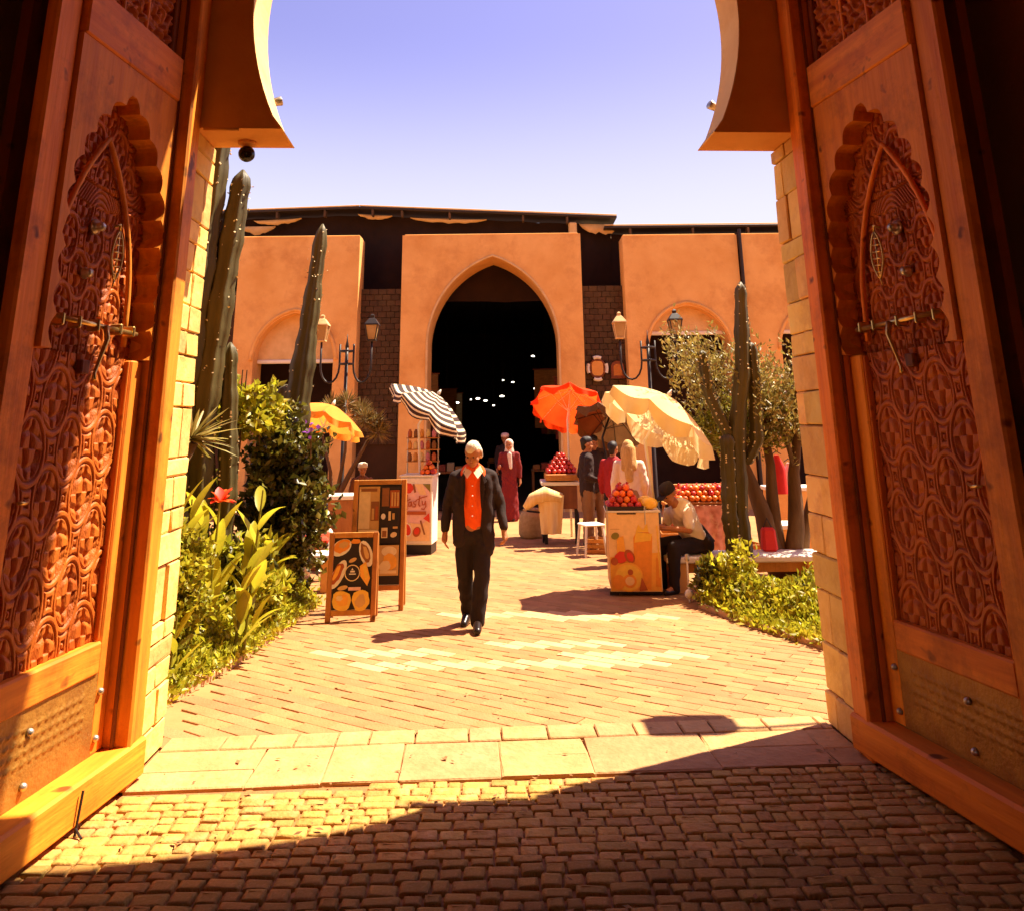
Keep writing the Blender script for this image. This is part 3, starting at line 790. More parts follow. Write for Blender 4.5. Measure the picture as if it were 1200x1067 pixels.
# court paving: diagonal brick bond, the nearest bricks one by one
def paver_mesh(k, L_, B_):
    r_ = random.Random(k); m_ = MB(); m_.box((0, 0, -.02), (L_, B_, .04), .003)
    return mesh_from('paver', [(x + r_.uniform(-.002, .002), y + r_.uniform(-.0015, .0015), z) for x, y, z in m_.v], m_.f, M['paver'])
PL, PB = .36, .12
PM = [paver_mesh(k, PL - .005, PB - .0048) for k in range(8)]
court = MB().add([(-9, 5.2, -.009), (9, 5.2, -.009), (9, 20, gz(20) - .009), (-9, 20, gz(20) - .009)], [(0, 1, 2, 3)]).build('court_paving', M['ground']); court['kind'] = 'structure'
cand = []
ang = R(-33)
ca, sa = math.cos(ang), math.sin(ang)
for i in range(-70, 70):
    for j in range(-170, 170):
        lx, ly = (i + (j % 2) * .5) * PL, j * PB
        X, Y = ca * lx - sa * ly + .1, sa * lx + ca * ly + 9.0
        left = -2.02 - .0 * Y; right = 1.95 + (9.0 - Y) * .28 if Y < 9.2 else 2.2
        if Y > 5.27 + math.tan(GT) * (X + .06) and Y < 15.5 and -2.12 - max(0, Y - 9.4) < X < right + max(0, Y - 9.6) * .8: cand.append((Y, X))
cand.sort()
PPM = []
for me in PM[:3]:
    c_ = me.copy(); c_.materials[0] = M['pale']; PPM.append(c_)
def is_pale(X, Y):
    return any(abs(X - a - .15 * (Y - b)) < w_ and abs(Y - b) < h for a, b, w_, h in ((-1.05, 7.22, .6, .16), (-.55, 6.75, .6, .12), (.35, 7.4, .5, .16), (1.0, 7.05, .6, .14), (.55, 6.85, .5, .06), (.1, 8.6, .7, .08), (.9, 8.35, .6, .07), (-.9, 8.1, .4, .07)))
m_ = MB()
for n_, (Y, X) in enumerate(cand):
    dz = random.uniform(-.0018, .001); z = gz(Y) + dz
    if n_ < 300:
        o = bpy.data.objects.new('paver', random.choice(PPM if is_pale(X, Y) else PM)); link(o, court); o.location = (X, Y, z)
        o.rotation_euler = (R(random.uniform(-.5, .5)) - GSL, R(random.uniform(-.5, .5)), ang + R(random.uniform(-.6, .6)))
    elif not is_pale(X, Y):
        me = PM[n_ % 8]
        m_.add([(X + ca * q.co.x - sa * q.co.y, Y + sa * q.co.x + ca * q.co.y, z + q.co.z) for q in me.vertices], [tuple(p.vertices) for p in me.polygons])
o = m_.build('paver_field', M['paver'], court); o['kind'] = 'stuff'
m_ = MB()
for n_, (Y, X) in enumerate(cand):
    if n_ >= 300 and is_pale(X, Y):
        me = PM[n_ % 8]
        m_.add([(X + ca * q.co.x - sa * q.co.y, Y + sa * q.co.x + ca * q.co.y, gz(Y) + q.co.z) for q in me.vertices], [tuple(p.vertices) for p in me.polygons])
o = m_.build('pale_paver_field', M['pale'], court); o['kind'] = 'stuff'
# soil of the planting beds
def bed(name, poly):
    n = len(poly); v = [(x, y, gz(y) + .012) for x, y in poly] + [(x, y, gz(y) - .05) for x, y in poly]
    o = mobj(name, v, [tuple(range(n))] + [(i, i + n, (i + 1) % n + n, (i + 1) % n) for i in range(n)], M['soil']); o['kind'] = 'structure'; return o
bed('planting_bed_left', [(-7, 5.45), (-2.45, 5.6), (-2.25, 6.9), (-2.16, 9.0), (-2.3, 9.3), (-7, 9.8)])
bed('planting_bed_right', [(2.75, 6.2), (7, 5.9), (7, 9.3), (1.95, 9.28), (1.98, 8.8), (2.32, 7.8), (2.66, 7.0)])
# pale kerb edging in front of the beds
def kerb(pts, lab):
    t = thing('bed_kerb', lab, 'kerb', (0, 0, 0))
    for (x0, y0), (x1, y1) in zip(pts[:-1], pts[1:]):
        L_ = math.hypot(x1 - x0, y1 - y0); n = max(1, round(L_ / .4)); an = math.atan2(y1 - y0, x1 - x0)
        for i in range(n):
            k = (i + .5) / n; x, y = x0 + (x1 - x0) * k, y0 + (y1 - y0) * k
            MB().box((x, y, gz(y) + .012), (L_ / n - .012, .11, .08), .012, Euler((0, 0, an))).build('kerb_stone', M['pale'], t)
kerb([(-2.42, 5.55), (-2.21, 6.9), (-2.12, 9.1)], 'pale stone edging along the left planting bed')
kerb([(2.70, 6.35), (2.60, 7.0), (2.27, 7.8), (1.93, 8.82)], 'pale stone edging along the right planting bed')

# a scatter of dry leaves and crumbs of sand
r_ = np.random.default_rng(3); V = []; Q = []
for k in range(240):
    x = r_.uniform(-2.0, 2.2); y = r_.choice([r_.uniform(3.4, 5.0), r_.uniform(5.3, 9)]); s_ = r_.uniform(.006, .020); a = r_.uniform(0, 6.28); z = gz(y) + .012
    n0 = len(V)
    for b, l in ((0, 1.4), (1.57, .6), (3.14, 1.3), (4.71, .6)): V.append((x + s_ * l * math.cos(a + b), y + s_ * l * math.sin(a + b), z + r_.uniform(0, .006)))
    Q.append((n0, n0 + 1, n0 + 2, n0 + 3))
o = quads_np('fallen_leaves', np.array(V), np.array(Q), pm('dry_leaf', (.32, .17, .05), (.18, .08, .025), rough=.9, vary=.4)); setp(o, 'scattered dry leaves and crumbs on the paving', 'leaf litter', None, 'stuff')
# ------------------------------------------------------------------ plants
def leafm(name, c1, c2, tr=.35, rough=.45, vary=.45):
    return pm(name, c1, c2, scale=6, rough=rough, vary=vary, translucent=tr, spec=.4)
LF = dict(
    bright=leafm('bright_leaf', (.52, .45, .025), (.28, .27, .014), .45),
    mid=leafm('mid_leaf', (.30, .26, .020), (.17, .16, .012), .35),
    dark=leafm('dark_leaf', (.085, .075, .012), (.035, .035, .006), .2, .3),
    climb=leafm('climber_leaf', (.20, .17, .018), (.06, .055, .008), .25, .3, .6),
    olive=leafm('olive_leaf', (.40, .30, .075), (.22, .17, .035), .3),
    canna=leafm('canna_leaf', (.60, .50, .03), (.36, .34, .018), .5, .38, .25),
    grey=leafm('pine_tuft_leaf', (.25, .17, .05), (.17, .11, .03), .2),
    cactus=pm('cactus_skin', (.10, .075, .015), (.045, .034, .008), scale=4, rough=.55, bump=.3, bscale=20, stretch=(1, 1, .3)),
    spine=pm('cactus_spine', (.75, .62, .36), (.6, .45, .22), scale=8, rough=.7, vary=.2),
    bark=pm('bark', (.16, .085, .035), (.09, .045, .018), scale=6, rough=.95, bump=1.0, bscale=14, stretch=(1, 1, .3)),
    red=pm('red_petal', (.85, .10, .012), (.70, .05, .008), scale=9, rough=.5, translucent=.3, vary=.2),
    purple=pm('purple_petal', (.30, .07, .42), (.2, .04, .3), rough=.5, translucent=.3),
)
def rand_dirs(n, r_):
    z = r_.uniform(-1, 1, n); a = r_.uniform(0, 2 * np.pi, n); q = np.sqrt(1 - z * z)
    return np.stack([q * np.cos(a), q * np.sin(a), z], 1)
def leaves(name, P, L_, W_, mat, parent, r_, up=.35, dirs=None, fold=.25):
    """diamond leaves with a centre fold: P (n,3) base points"""
    n = len(P)
    D = rand_dirs(n, r_) if dirs is None else dirs
    D = D + np.array([0, 0, up]); D /= np.linalg.norm(D, axis=1)[:, None]
    T = np.cross(D, rand_dirs(n, r_)); T /= (np.linalg.norm(T, axis=1)[:, None] + 1e-9)
    N = np.cross(D, T)
    l = (L_ * r_.uniform(.6, 1.25, n))[:, None]; w = (W_ * r_.uniform(.7, 1.2, n))[:, None]
    b = P; tip = P + D * l; m1 = P + D * l * .45 + T * w * .5 + N * w * fold; m2 = P + D * l * .45 - T * w * .5 + N * w * fold
    V = np.stack([b, m1, tip, m2], 1).reshape(-1, 3)
    i = np.arange(n) * 4
    Q = np.concatenate([np.stack([i, i + 1, i + 2], 1), np.stack([i, i + 2, i + 3], 1)])
    return quads_np(name, V, Q, mat, parent)
def clumps(r_, n_cl, centre, ext, n_leaf, cl_r, shell=.55):
    """leaf points gathered in clumps through an ellipsoid"""
    C = rand_dirs(n_cl, r_) * (r_.uniform(shell ** 3, 1, n_cl) ** (1 / 3))[:, None] * np.array(ext) + np.array(centre)
    k = r_.integers(0, n_cl, n_leaf); s = cl_r * r_.uniform(.5, 1.3, n_cl)
    return C[k] + rand_dirs(n_leaf, r_) * (s[k] * r_.uniform(.35, 1, n_leaf) ** .5)[:, None]

def bush(name, label, cat, loc, ext, n_cl, n_leaf, L_, W_, mat, seed, cl_r=.16, group=None, stems=5, zc=None, dark_core=None):
    t = thing(name, label, cat, loc, 0, group); r_ = np.random.default_rng(seed)
    zc = ext[2] if zc is None else zc
    P = clumps(r_, n_cl, (0, 0, zc), ext, n_leaf, cl_r); P[:, 2] = np.maximum(P[:, 2], .02)
    leaves('foliage', P, L_, W_, mat, t, r_)
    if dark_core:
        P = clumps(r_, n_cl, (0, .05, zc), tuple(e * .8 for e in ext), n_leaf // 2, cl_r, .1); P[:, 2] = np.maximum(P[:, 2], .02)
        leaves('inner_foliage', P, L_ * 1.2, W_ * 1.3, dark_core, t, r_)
    rr = random.Random(seed)
    for i in range(stems):
        a = rr.uniform(0, 6.28); q = rr.uniform(.1, .7)
        MB().tube([(0.05 * math.cos(a), .05 * math.sin(a), -.02), (ext[0] * q * .5 * math.cos(a), ext[1] * q * .5 * math.sin(a), zc * .6), (ext[0] * q * math.cos(a), ext[1] * q * math.sin(a), zc * 1.2)], [.022, .016, .006], 6).build('stem', LF['bark'], t)
    return t
def gp(x, y, dz=0): return (x, y, gz(y) + dz)

# ribbed columnar cacti: each column has its own outline
def cactus_col(parent, path, radii, ribs=7, seed=0, spines=True, name='column'):
    r_ = random.Random(seed); P = [Vector(p) for p in path]
    # resample
    n = 46; v = []; f = []; seg = ribs * 4
    cum = [0]
    for a, b in zip(P[:-1], P[1:]): cum.append(cum[-1] + (b - a).length)
    def at(s_):
        s_ *= cum[-1]
        for i in range(len(P) - 1):
            if s_ <= cum[i + 1] or i == len(P) - 2:
                k = (s_ - cum[i]) / max(1e-6, cum[i + 1] - cum[i]); return P[i].lerp(P[i + 1], min(1, k)), radii[i] + (radii[i + 1] - radii[i]) * min(1, k)
    sp = MB(); tw = r_.uniform(0, 1)
    for i in range(n + 1):
        s_ = i / n; p, rad = at(s_)
        if s_ > .95: rad *= math.sqrt(max(.02, 1 - ((s_ - .95) / .05) ** 2))
        rad *= 1 + .07 * math.sin(s_ * 37 + seed) + .06 * math.sin(s_ * 91 + seed)
        for j in range(seg):
            a = 2 * math.pi * j / seg + tw; q = .58 + .42 * abs(math.cos(a * ribs / 2)) ** .8
            v.append((p.x + rad * q * math.cos(a), p.y + rad * q * math.sin(a), p.z))
    for i in range(n):
        for j in range(seg): a, b = i * seg + j, i * seg + (j + 1) % seg; f.append((a, b, b + seg, a + seg))
    f.append(tuple(n * seg + j for j in range(seg)))
    col = mobj(name, v, f, LF['cactus'], parent, True)
    if spines:
        for i in range(1, 70):
            s_ = i / 70; p, rad = at(s_)
            for k in range(ribs):
                if r_.random() < .78: continue
                a = 2 * math.pi * k / ribs - 0 + tw * 0
                # ribs sit where |cos(a*ribs/2)| = 1 (the twist is part of a)
                d = Vector((math.cos(a), math.sin(a), 0)); c_ = p + d * rad * .99
                s2 = r_.uniform(.006, .015)
                sp.box(c_, (s2, s2, s2 * r_.uniform(1, 2.2)), 0, Euler((r_.uniform(0, 3), r_.uniform(0, 3), a)))
        sp.build('areoles', LF['spine'], col)['kind'] = 'stuff'
    return col
c1 = thing('column_cactus', 'tall clump of ribbed column cacti behind the left gate jamb', 'cactus', gp(-2.95, 7.6))
cactus_col(c1, [(-.02, 0, 0), (-.16, 0, 1.6), (-.08, 0, 3.2), (.02, .02, 4.75)], [.12, .16, .155, .13], 7, 1)
cactus_col(c1, [(.12, .12, 0), (.05, .1, 1.7), (.13, .1, 3.0), (.24, .12, 4.34)], [.10, .125, .13, .105], 6, 2)
cactus_col(c1, [(-.25, .1, 0), (-.4, .1, 2.0), (-.36, .1, 3.9)], [.13, .13, .11], 7, 3)
cactus_col(c1, [(.25, .2, 0), (.30, .2, 1.3), (.22, .2, 2.6)], [.09, .10, .07], 6, 4)
# woolly flower tufts near the tips
r_ = np.random.default_rng(5)
for z0, z1 in ((3.4, 4.2), (2.1, 3.1)):
    an_ = r_.uniform(0, 6.28, 40); zz_ = r_.uniform(z0, z1, 40); P = np.stack([np.interp(zz_, [0, 1.7, 3.0, 4.34], [.12, .05, .13, .24]) + .118 * np.cos(an_), .11 + .118 * np.sin(an_), zz_], 1)
    leaves('dry_tuft', P, .028, .024, LF['spine'], c1, r_)['kind'] = 'stuff'
c2 = thing('column_cactus', 'single leaning column cactus in front of the left pavilion', 'cactus', gp(-2.6, 10.0), 0)
cactus_col(c2, [(-.1, 0, 0), (-.05, 0, 1.6), (.0, 0, 2.3), (.08, 0, 3.2), (.18, 0, 4.38)], [.15, .18, .165, .12, .08], 6, 11)
cactus_col(c2, [(-.2, .1, 0), (-.25, .1, 1.7), (-.2, .1, 2.35)], [.15, .17, .12], 6, 12)
an_ = r_.uniform(0, 6.28, 40); zz_ = r_.uniform(3.3, 4.1, 40); P = np.stack([np.interp(zz_, [3.2, 4.38], [.08, .18]) + .13 * np.cos(an_), .13 * np.sin(an_), zz_], 1)
leaves('dry_tuft', P, .028, .024, LF['spine'], c2, r_)['kind'] = 'stuff'
c3 = thing('column_cactus', 'dark forked column cactus standing before the olive tree at right', 'cactus', gp(2.62, 9.6))
cactus_col(c3, [(.0, 0, 0), (-.02, 0, .9), (.02, 0, 1.7), (.15, 0, 2.4), (.22, 0, 3.48)], [.10, .105, .105, .095, .075], 6, 21, True)
cactus_col(c3, [(.0, .0, 1.55), (-.15, 0, 1.85), (-.27, 0, 2.15), (-.32, 0, 2.66)], [.07, .08, .075, .06], 6, 22, True)
cactus_col(c3, [(-.10, -.05, 0), (-.14, -.05, .8), (-.10, -.05, 1.7)], [.09, .10, .09], 6, 23, True)
cactus_col(c3, [(.12, .05, 1.35), (.26, .05, 1.6), (.30, .05, 2.2), (.30, .05, 2.75)], [.07, .085, .08, .06], 6, 24, True)

# spiky yucca leaning out of the left bed
def yucca():
    t = thing('yucca_plant', 'spiky yucca head with stiff pointed leaves beside the left jamb', 'yucca', gp(-3.05, 7.35))
    MB().tube([(0, 0, 0), (.02, 0, .9), (.1, 0, 1.45), (.2, -.02, 1.68)], [.06, .055, .06, .075], 8).build('trunk', LF['bark'], t, True)
    rr = random.Random(3)
    for i in range(44):
        a = rr.uniform(0, 6.28); e = rr.uniform(-.5, 1.2)
        d = Vector((math.cos(a) * math.cos(e) + .45, math.sin(a) * math.cos(e), math.sin(e) + .1)).normalized(); L_ = rr.uniform(.3, .5); s_ = d.orthogonal().normalized() if abs(d.z) > .9 else d.cross(Vector((0, 0, 1))).normalized()
        b = Vector((.2, -.02, 1.69)); n_ = s_.cross(d)
        v = []
        for k, w_ in ((0, .014), (.35, .019), (.75, .013), (1, .001)):
            c_ = b + d * L_ * k - Vector((0, 0, .06 * k * k)); v += [c_ + s_ * w_, c_ + n_ * w_ * .5, c_ - s_ * w_]
        f = []
        for k in range(3): q = k * 3; f += [(q, q + 1, q + 4, q + 3), (q + 1, q + 2, q + 5, q + 4)]
        mobj('leaf', v, f, LF['olive'], t)
yucca()
def blade(base, d, L_, W_, droop, curl=.25, segs=7):
    """broad leaf: midrib curve with two cupped halves"""
    d = Vector(d).normalized(); s_ = d.cross(Vector((0, 0, 1)))
    s_ = s_.normalized() if s_.length > .05 else Vector((1, 0, 0))
    v = []; f = []
    p = Vector(base); dirv = d.copy()
    for i in range(segs + 1):
        k = i / segs; w_ = W_ * (math.sin(math.pi * (k ** .8)) ** .8 if 0 < k < 1 else .02) * .5 + .004
        n_ = s_.cross(dirv).normalized()
        v += [p + s_ * w_ + n_ * w_ * curl, p.copy(), p - s_ * w_ + n_ * w_ * curl]
        dirv = (dirv - Vector((0, 0, droop / segs))).normalized(); p = p + dirv * (L_ / segs)
    for i in range(segs): q = i * 3; f += [(q, q + 1, q + 4, q + 3), (q + 1, q + 2, q + 5, q + 4)]
    return v, f
def canna(label, loc, seed, n_st, hmin, hmax, spread, leafL, leafW, flower=None, ldens=6):
    t = thing('canna_plant', label, 'canna', loc, 0, 'canna plants in the left bed'); rr = random.Random(seed)
    for i in range(n_st):
        a = rr.uniform(0, 6.28); q = spread * math.sqrt(rr.random()); bx, by = q * math.cos(a), q * math.sin(a); h = rr.uniform(hmin, hmax)
        st = MB().tube([(bx, by, 0), (bx * 1.15, by * 1.15, h * .6), (bx * 1.25, by * 1.25, h)], [.016, .012, .006], 6).build('stem', LF['mid'], t)
        for k in range(ldens):
            z = h * (.18 + .8 * k / ldens); b = a + k * 2.4 + rr.uniform(-.4, .4); up = rr.uniform(1.2, 3.0)
            v, f = blade((bx * 1.2, by * 1.2, z), (math.cos(b), math.sin(b), up), leafL * rr.uniform(.7, 1.15), leafW * rr.uniform(.75, 1.15), rr.uniform(.35, 1.1))
            mobj('leaf', v, f, LF['canna'], t, True)
    if flower:
        for k in range(13):
            a = k * .7; v, f = blade(flower, (math.cos(a) * .6, math.sin(a) * .6, rr.uniform(.1, 1.3)), rr.uniform(.08, .14), .075, .6, segs=4)
            mobj('petal', v, f, LF['red'], t, True)
        MB().tube([(.05, -.1, .3), flower], [.012, .007], 6).build('flower_stem', LF['mid'], t)
    return t
canna('tall canna with broad yellow-green leaves and one red flower', gp(-2.46, 6.95), 5, 20, .45, 1.3, .36, .36, .105, (.22, -.50, 1.24), 7)
canna('low yellow canna at the near corner of the left bed', gp(-2.55, 6.2), 8, 6, .25, .5, .16, .30, .09, None, 5)
canna('young canna with pale upright leaves before the dark climber', gp(-2.25, 8.3), 9, 4, .5, .9, .14, .34, .12, None, 5)
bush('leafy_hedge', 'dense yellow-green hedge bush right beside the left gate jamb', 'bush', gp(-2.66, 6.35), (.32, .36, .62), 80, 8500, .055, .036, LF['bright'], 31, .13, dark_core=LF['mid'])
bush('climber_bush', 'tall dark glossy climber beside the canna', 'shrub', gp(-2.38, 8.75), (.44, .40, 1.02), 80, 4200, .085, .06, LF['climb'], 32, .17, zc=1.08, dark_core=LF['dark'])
bush('leafy_shrub', 'light green leafy shrub between the two tall cacti', 'shrub', gp(-2.78, 8.3), (.46, .3, .26), 44, 2300, .11, .065, LF['bright'], 33, .15, zc=1.98, stems=6)
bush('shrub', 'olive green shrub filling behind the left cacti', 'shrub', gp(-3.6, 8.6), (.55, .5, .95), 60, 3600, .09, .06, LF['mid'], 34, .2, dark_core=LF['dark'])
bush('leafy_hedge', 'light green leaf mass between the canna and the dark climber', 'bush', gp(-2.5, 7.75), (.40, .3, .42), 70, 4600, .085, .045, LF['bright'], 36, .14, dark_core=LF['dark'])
# purple blossoms on the climber
t = thing('climber_blossom', 'sprays of purple blossom on the dark climber', 'flowers', gp(-2.35, 8.3))
r_ = np.random.default_rng(77)
for (x, y_, z) in ((-.2, .0, 1.95), (.33, .0, 1.8)):
    leaves('blossom', np.array([x, y_, z]) + r_.normal(0, .04, (10, 3)), .05, .05, LF['purple'], t, r_)
    MB().tube([(x, y_ + .05, z - .3), (x, y_, z)], .006, 5).build('spray_stem', LF['bark'], t)
# low ground cover on both sides (stuff)
def cover(name, label, poly_fn, n, L_, W_, hmax, mat, seed):
    r_ = np.random.default_rng(seed); P = poly_fn(r_, n)
    o = leaves(name, P, L_, W_, mat, None, r_, up=.7)
    setp(o, label, 'ground cover', None, 'stuff'); return o
def leftpoly(r_, n):
    y_ = r_.uniform(5.55, 9.15, n); edge = np.interp(y_, [5.5, 6.9, 9.1], [-2.42, -2.20, -2.10])
    d = np.abs(r_.normal(0, .34, n)); x = edge - d + r_.normal(.0, .035, n) + .04
    h = .06 + .32 * np.clip(d / .30, 0, 1) * (1 + .35 * np.sin(y_ * 5.1 + x * 3)) * (1 + .3 * np.sin(y_ * 13))
    z = np.array([gz(q) for q in y_]) + h * np.sqrt(r_.uniform(.05, 1, n))
    return np.stack([x, y_, z], 1)
cover('ground_cover', 'low yellow-green ground cover spilling along the left kerb', leftpoly, 15000, .055, .030, .3, LF['bright'], 41)
def rightpoly(r_, n):
    y_ = r_.uniform(6.3, 8.85, n); edge = np.interp(y_, [6.3, 7.0, 7.8, 8.85], [2.68, 2.60, 2.25, 1.93])
    d = np.abs(r_.normal(0, .40, n)); x = edge + d + r_.normal(0, .035, n) - .03
    h = (.06 + .17 * np.clip(d / .3, 0, 1)) * (1 + .5 * np.sin(y_ * 4.3 + x * 4))
    z = np.array([gz(q) for q in y_]) + h * np.sqrt(r_.uniform(.05, 1, n))
    return np.stack([x, y_, z], 1)
cover('ground_cover', 'low leafy ground cover under the forked cactus at right', rightpoly, 9000, .07, .042, .3, LF['bright'], 42)
bush('bed_shrub', 'sprawling bright shrub in front of the right jamb', 'shrub', gp(2.95, 8.1), (.40, .5, .17), 40, 2600, .07, .045, LF['bright'], 43, .12, dark_core=LF['mid'])
bush('bed_shrub', 'small dark leafy shrub below the white-topped bench', 'shrub', gp(2.2, 8.95), (.3, .2, .22), 26, 1100, .075, .05, LF['mid'], 44, .1, dark_core=LF['dark'])
# little yellow leaves poking over the bench edge
bush('bed_shrub', 'thin stemmed yellow-leaved plant leaning on the bench front', 'shrub', gp(2.28, 8.75), (.2, .12, .3), 16, 260, .09, .05, LF['canna'], 45, .1)

# olive tree: several leaning trunks, silvery uneven crown
def olive():
    t = thing('olive_tree', 'gnarled multi-stemmed olive tree with silvery crown beside the right jamb', 'olive tree', gp(3.2, 10.05)); r_ = np.random.default_rng(51); rr = random.Random(51)
    tips = []
    for base, mid, top, rad in (((0, 0, 0), (-.22, 0, .75), (-.5, .05, 1.75), .13), ((.08, .03, 0), (.18, 0, .9), (.35, .05, 1.9), .11), ((-.05, .05, 0), (-.05, .1, 1.0), (-.05, .1, 2.0), .09), ((.1, .0, 0), (.38, .1, .8), (.75, .1, 1.6), .08)):
        path = [Vector(base).lerp(Vector(mid), k) if k <= 1 else Vector(mid).lerp(Vector(top), k - 1) for k in (0, .33, .66, 1, 1.33, 1.66, 2)]
        path = [p + Vector((rr.uniform(-.03, .03), rr.uniform(-.03, .03), 0)) for p in path]
        MB().tube(path, [rad * 1.25, rad, rad * .9, rad * .8, rad * .62, rad * .5, rad * .35], 9).build('trunk', LF['bark'], t, True)
        for k in range(7):
            s_ = Vector(mid).lerp(Vector(top), .3 + .7 * rr.random()); e = s_ + Vector((rr.uniform(-.7, .5), rr.uniform(-.4, .4), rr.uniform(.2, .95)))
            MB().tube([s_, s_.lerp(e, .5) + Vector((0, 0, .06)), e], [.03, .018, .006], 6).build('branch', LF['bark'], t, True); tips.append((s_, e))
    pts = []
    for s_, e in tips:
        for k in range(13):
            q = np.array(s_.lerp(e, rr.uniform(.35, 1.08))) + r_.normal(0, .10, 3)
            d = np.array(e - s_) ; d /= np.linalg.norm(d); tw = d * .8 + r_.normal(0, .55, 3); tw /= np.linalg.norm(tw); L_ = rr.uniform(.12, .34)
            for i in range(9): pts.append(np.concatenate([q + tw * L_ * i / 8, tw]))
    for k in range(420):                         # upright outer twigs give the ragged outline
        c_ = np.array([r_.uniform(-1.15, .75), r_.uniform(-.55, .5), 0]); c_[2] = 1.55 + max(0, -c_[0] - .35) * .72 + .85 * r_.random() ** .8 * (1 - .25 * abs(c_[0] + .2)) 
        tw = np.array([r_.normal(0, .3) + .25 * c_[0], r_.normal(0, .3), 1.0]); tw /= np.linalg.norm(tw); L_ = r_.uniform(.18, .5)
        for i in range(10): pts.append(np.concatenate([c_ + tw * L_ * i / 9, tw]))
    A = np.array(pts); n = len(A)
    D = A[:, 3:] * .7 + rand_dirs(n, r_) * .8
    leaves('crown', A[:, :3] + r_.normal(0, .012, (n, 3)), .075, .030, LF['olive'], t, r_, 0.1, D)
    P = clumps(r_, 34, (-.25, .1, 1.80), (.9, .4, .40), 2600, .2, .2)
    leaves('inner_crown', P, .075, .03, LF['mid'], t, r_)
    return t
olive()
# small tufted tree far left of the striped parasol
def tuft_tree():
    t = thing('tufted_tree', 'small twisted tree with grey-green tufts beside the left lamp post', 'tree', gp(-2.75, 13.2)); r_ = np.random.default_rng(61)
    MB().tube([(-.15, 0, 0), (-.05, 0, .7), (.2, 0, 1.2), (.5, 0, 1.75)], [.06, .05, .04, .02], 8).build('trunk', LF['bark'], t, True)
    MB().tube([(-.08, 0, .6), (-.12, 0, 1.2), (-.3, 0, 1.85)], [.045, .03, .015], 8).build('branch', LF['bark'], t, True)
    MB().tube([(-.02, 0, .8), (.1, 0, 1.5), (.1, 0, 2.0)], [.035, .025, .012], 8).build('branch', LF['bark'], t, True)
    C = []; Dd = []
    for c_ in ((-.32, 0, 2.0), (-.15, 0, 2.2), (.1, 0, 2.25), (.3, .1, 2.12), (.55, 0, 1.95), (.62, 0, 1.8), (.42, -.1, 2.0), (-.1, -.1, 2.05)):
        d = rand_dirs(170, r_); C.append(np.array(c_) + d * .04); Dd.append(d)
    leaves('crown', np.concatenate(C), .20, .022, LF['grey'], t, r_, .35, np.concatenate(Dd))
tuft_tree()
# ------------------------------------------------------------------ lamp posts
glass_m = pm('lantern_glass', (.62, .40, .18), (.5, .3, .1), rough=.35, translucent=.35)
def lantern(par, x, y, z, s=1.0, pale=False):
    fr = M['iron'] if not pale else M['tarp']
    q = MB()
    for a, b in ((-1, -1), (1, -1), (1, 1), (-1, 1)):
        q.tube([(x + a * .075 * s, y + b * .075 * s, z), (x + a * .125 * s, y + b * .125 * s, z + .30 * s)], .012 * s, 6)
    q.box((x, y, z - .01 * s), (.18 * s, .18 * s, .03 * s), .005)
    ln = q.build('lantern', fr, par)
    v = [(x + a * w_ * s, y + b * w_ * s, z + zz * s) for w_, zz in ((.07, .01), (.118, .295)) for a, b in ((-1, -1), (1, -1), (1, 1), (-1, 1))]
    mobj('pane_glass', v, [(i, (i + 1) % 4, (i + 1) % 4 + 4, i + 4) for i in range(4)], glass_m, ln)
    MB().lathe([(.20 * s, .30 * s), (.19 * s, .325 * s), (.09 * s, .43 * s), (.05 * s, .45 * s), (.055 * s, .50 * s), (.02 * s, .53 * s)], 4, Matrix.Translation((x, y, z)) @ Matrix.Rotation(R(45), 4, 'Z')).build('lantern_cap', fr, ln)
def lamp_post(label, loc, arms, ztop, zring):
    t = thing('lamp_post', label, 'lamp post', loc, 0, 'lantern posts in the court')
    MB().tube([(0, 0, 0), (0, 0, .5), (0, 0, .55), (0, 0, ztop)], [.07, .06, .04, .028], 10).build('post', M['iron'], t, True)
    MB().lathe([(.03, ztop - .02), (.035, ztop), (.012, ztop + .1), (.003, ztop + .22)], 8).build('finial', M['iron'], t, True)
    for zz in (zring, zring + .22):
        MB().tube([(.12 * math.cos(a), .12 * math.sin(a), zz) for a in [2 * math.pi * i / 16 for i in range(17)]], .016, 6).build('ring', M['iron'], t)
    for (dx, dy, zl, pale) in arms:
        L_ = math.hypot(dx, dy); ux, uy = dx / L_, dy / L_
        pts = [(ux * .12, uy * .12, zring + .34), (ux * .12, uy * .12, zring)]
        for i in range(9):
            a = math.pi * i / 8; c_ = (.12 + L_) / 2; pts.append((ux * (c_ - (L_ - .12) / 2 * math.cos(a)), uy * (c_ - (L_ - .12) / 2 * math.cos(a)), zring - .02 - .30 * math.sin(a)))
        pts += [(dx, dy, zl - .03)]
        MB().tube(pts, .018, 6).build('arm', M['iron'], t, True)
        lantern(t, dx, dy, zl, .86, pale)
lamp_post('black iron lamp post with lanterns before the left brick strip', gp(-2.85, 14.0), [(.43, 0, 3.36 - .0, False), (-.45, .0, 3.36, True)], 3.25, 2.95)
lamp_post('black iron lamp post with lanterns before the right pavilion', gp(2.42, 14.0), [(.50, 0, 3.38, False), (-.47, .1, 3.36, True)], 3.25, 2.95)
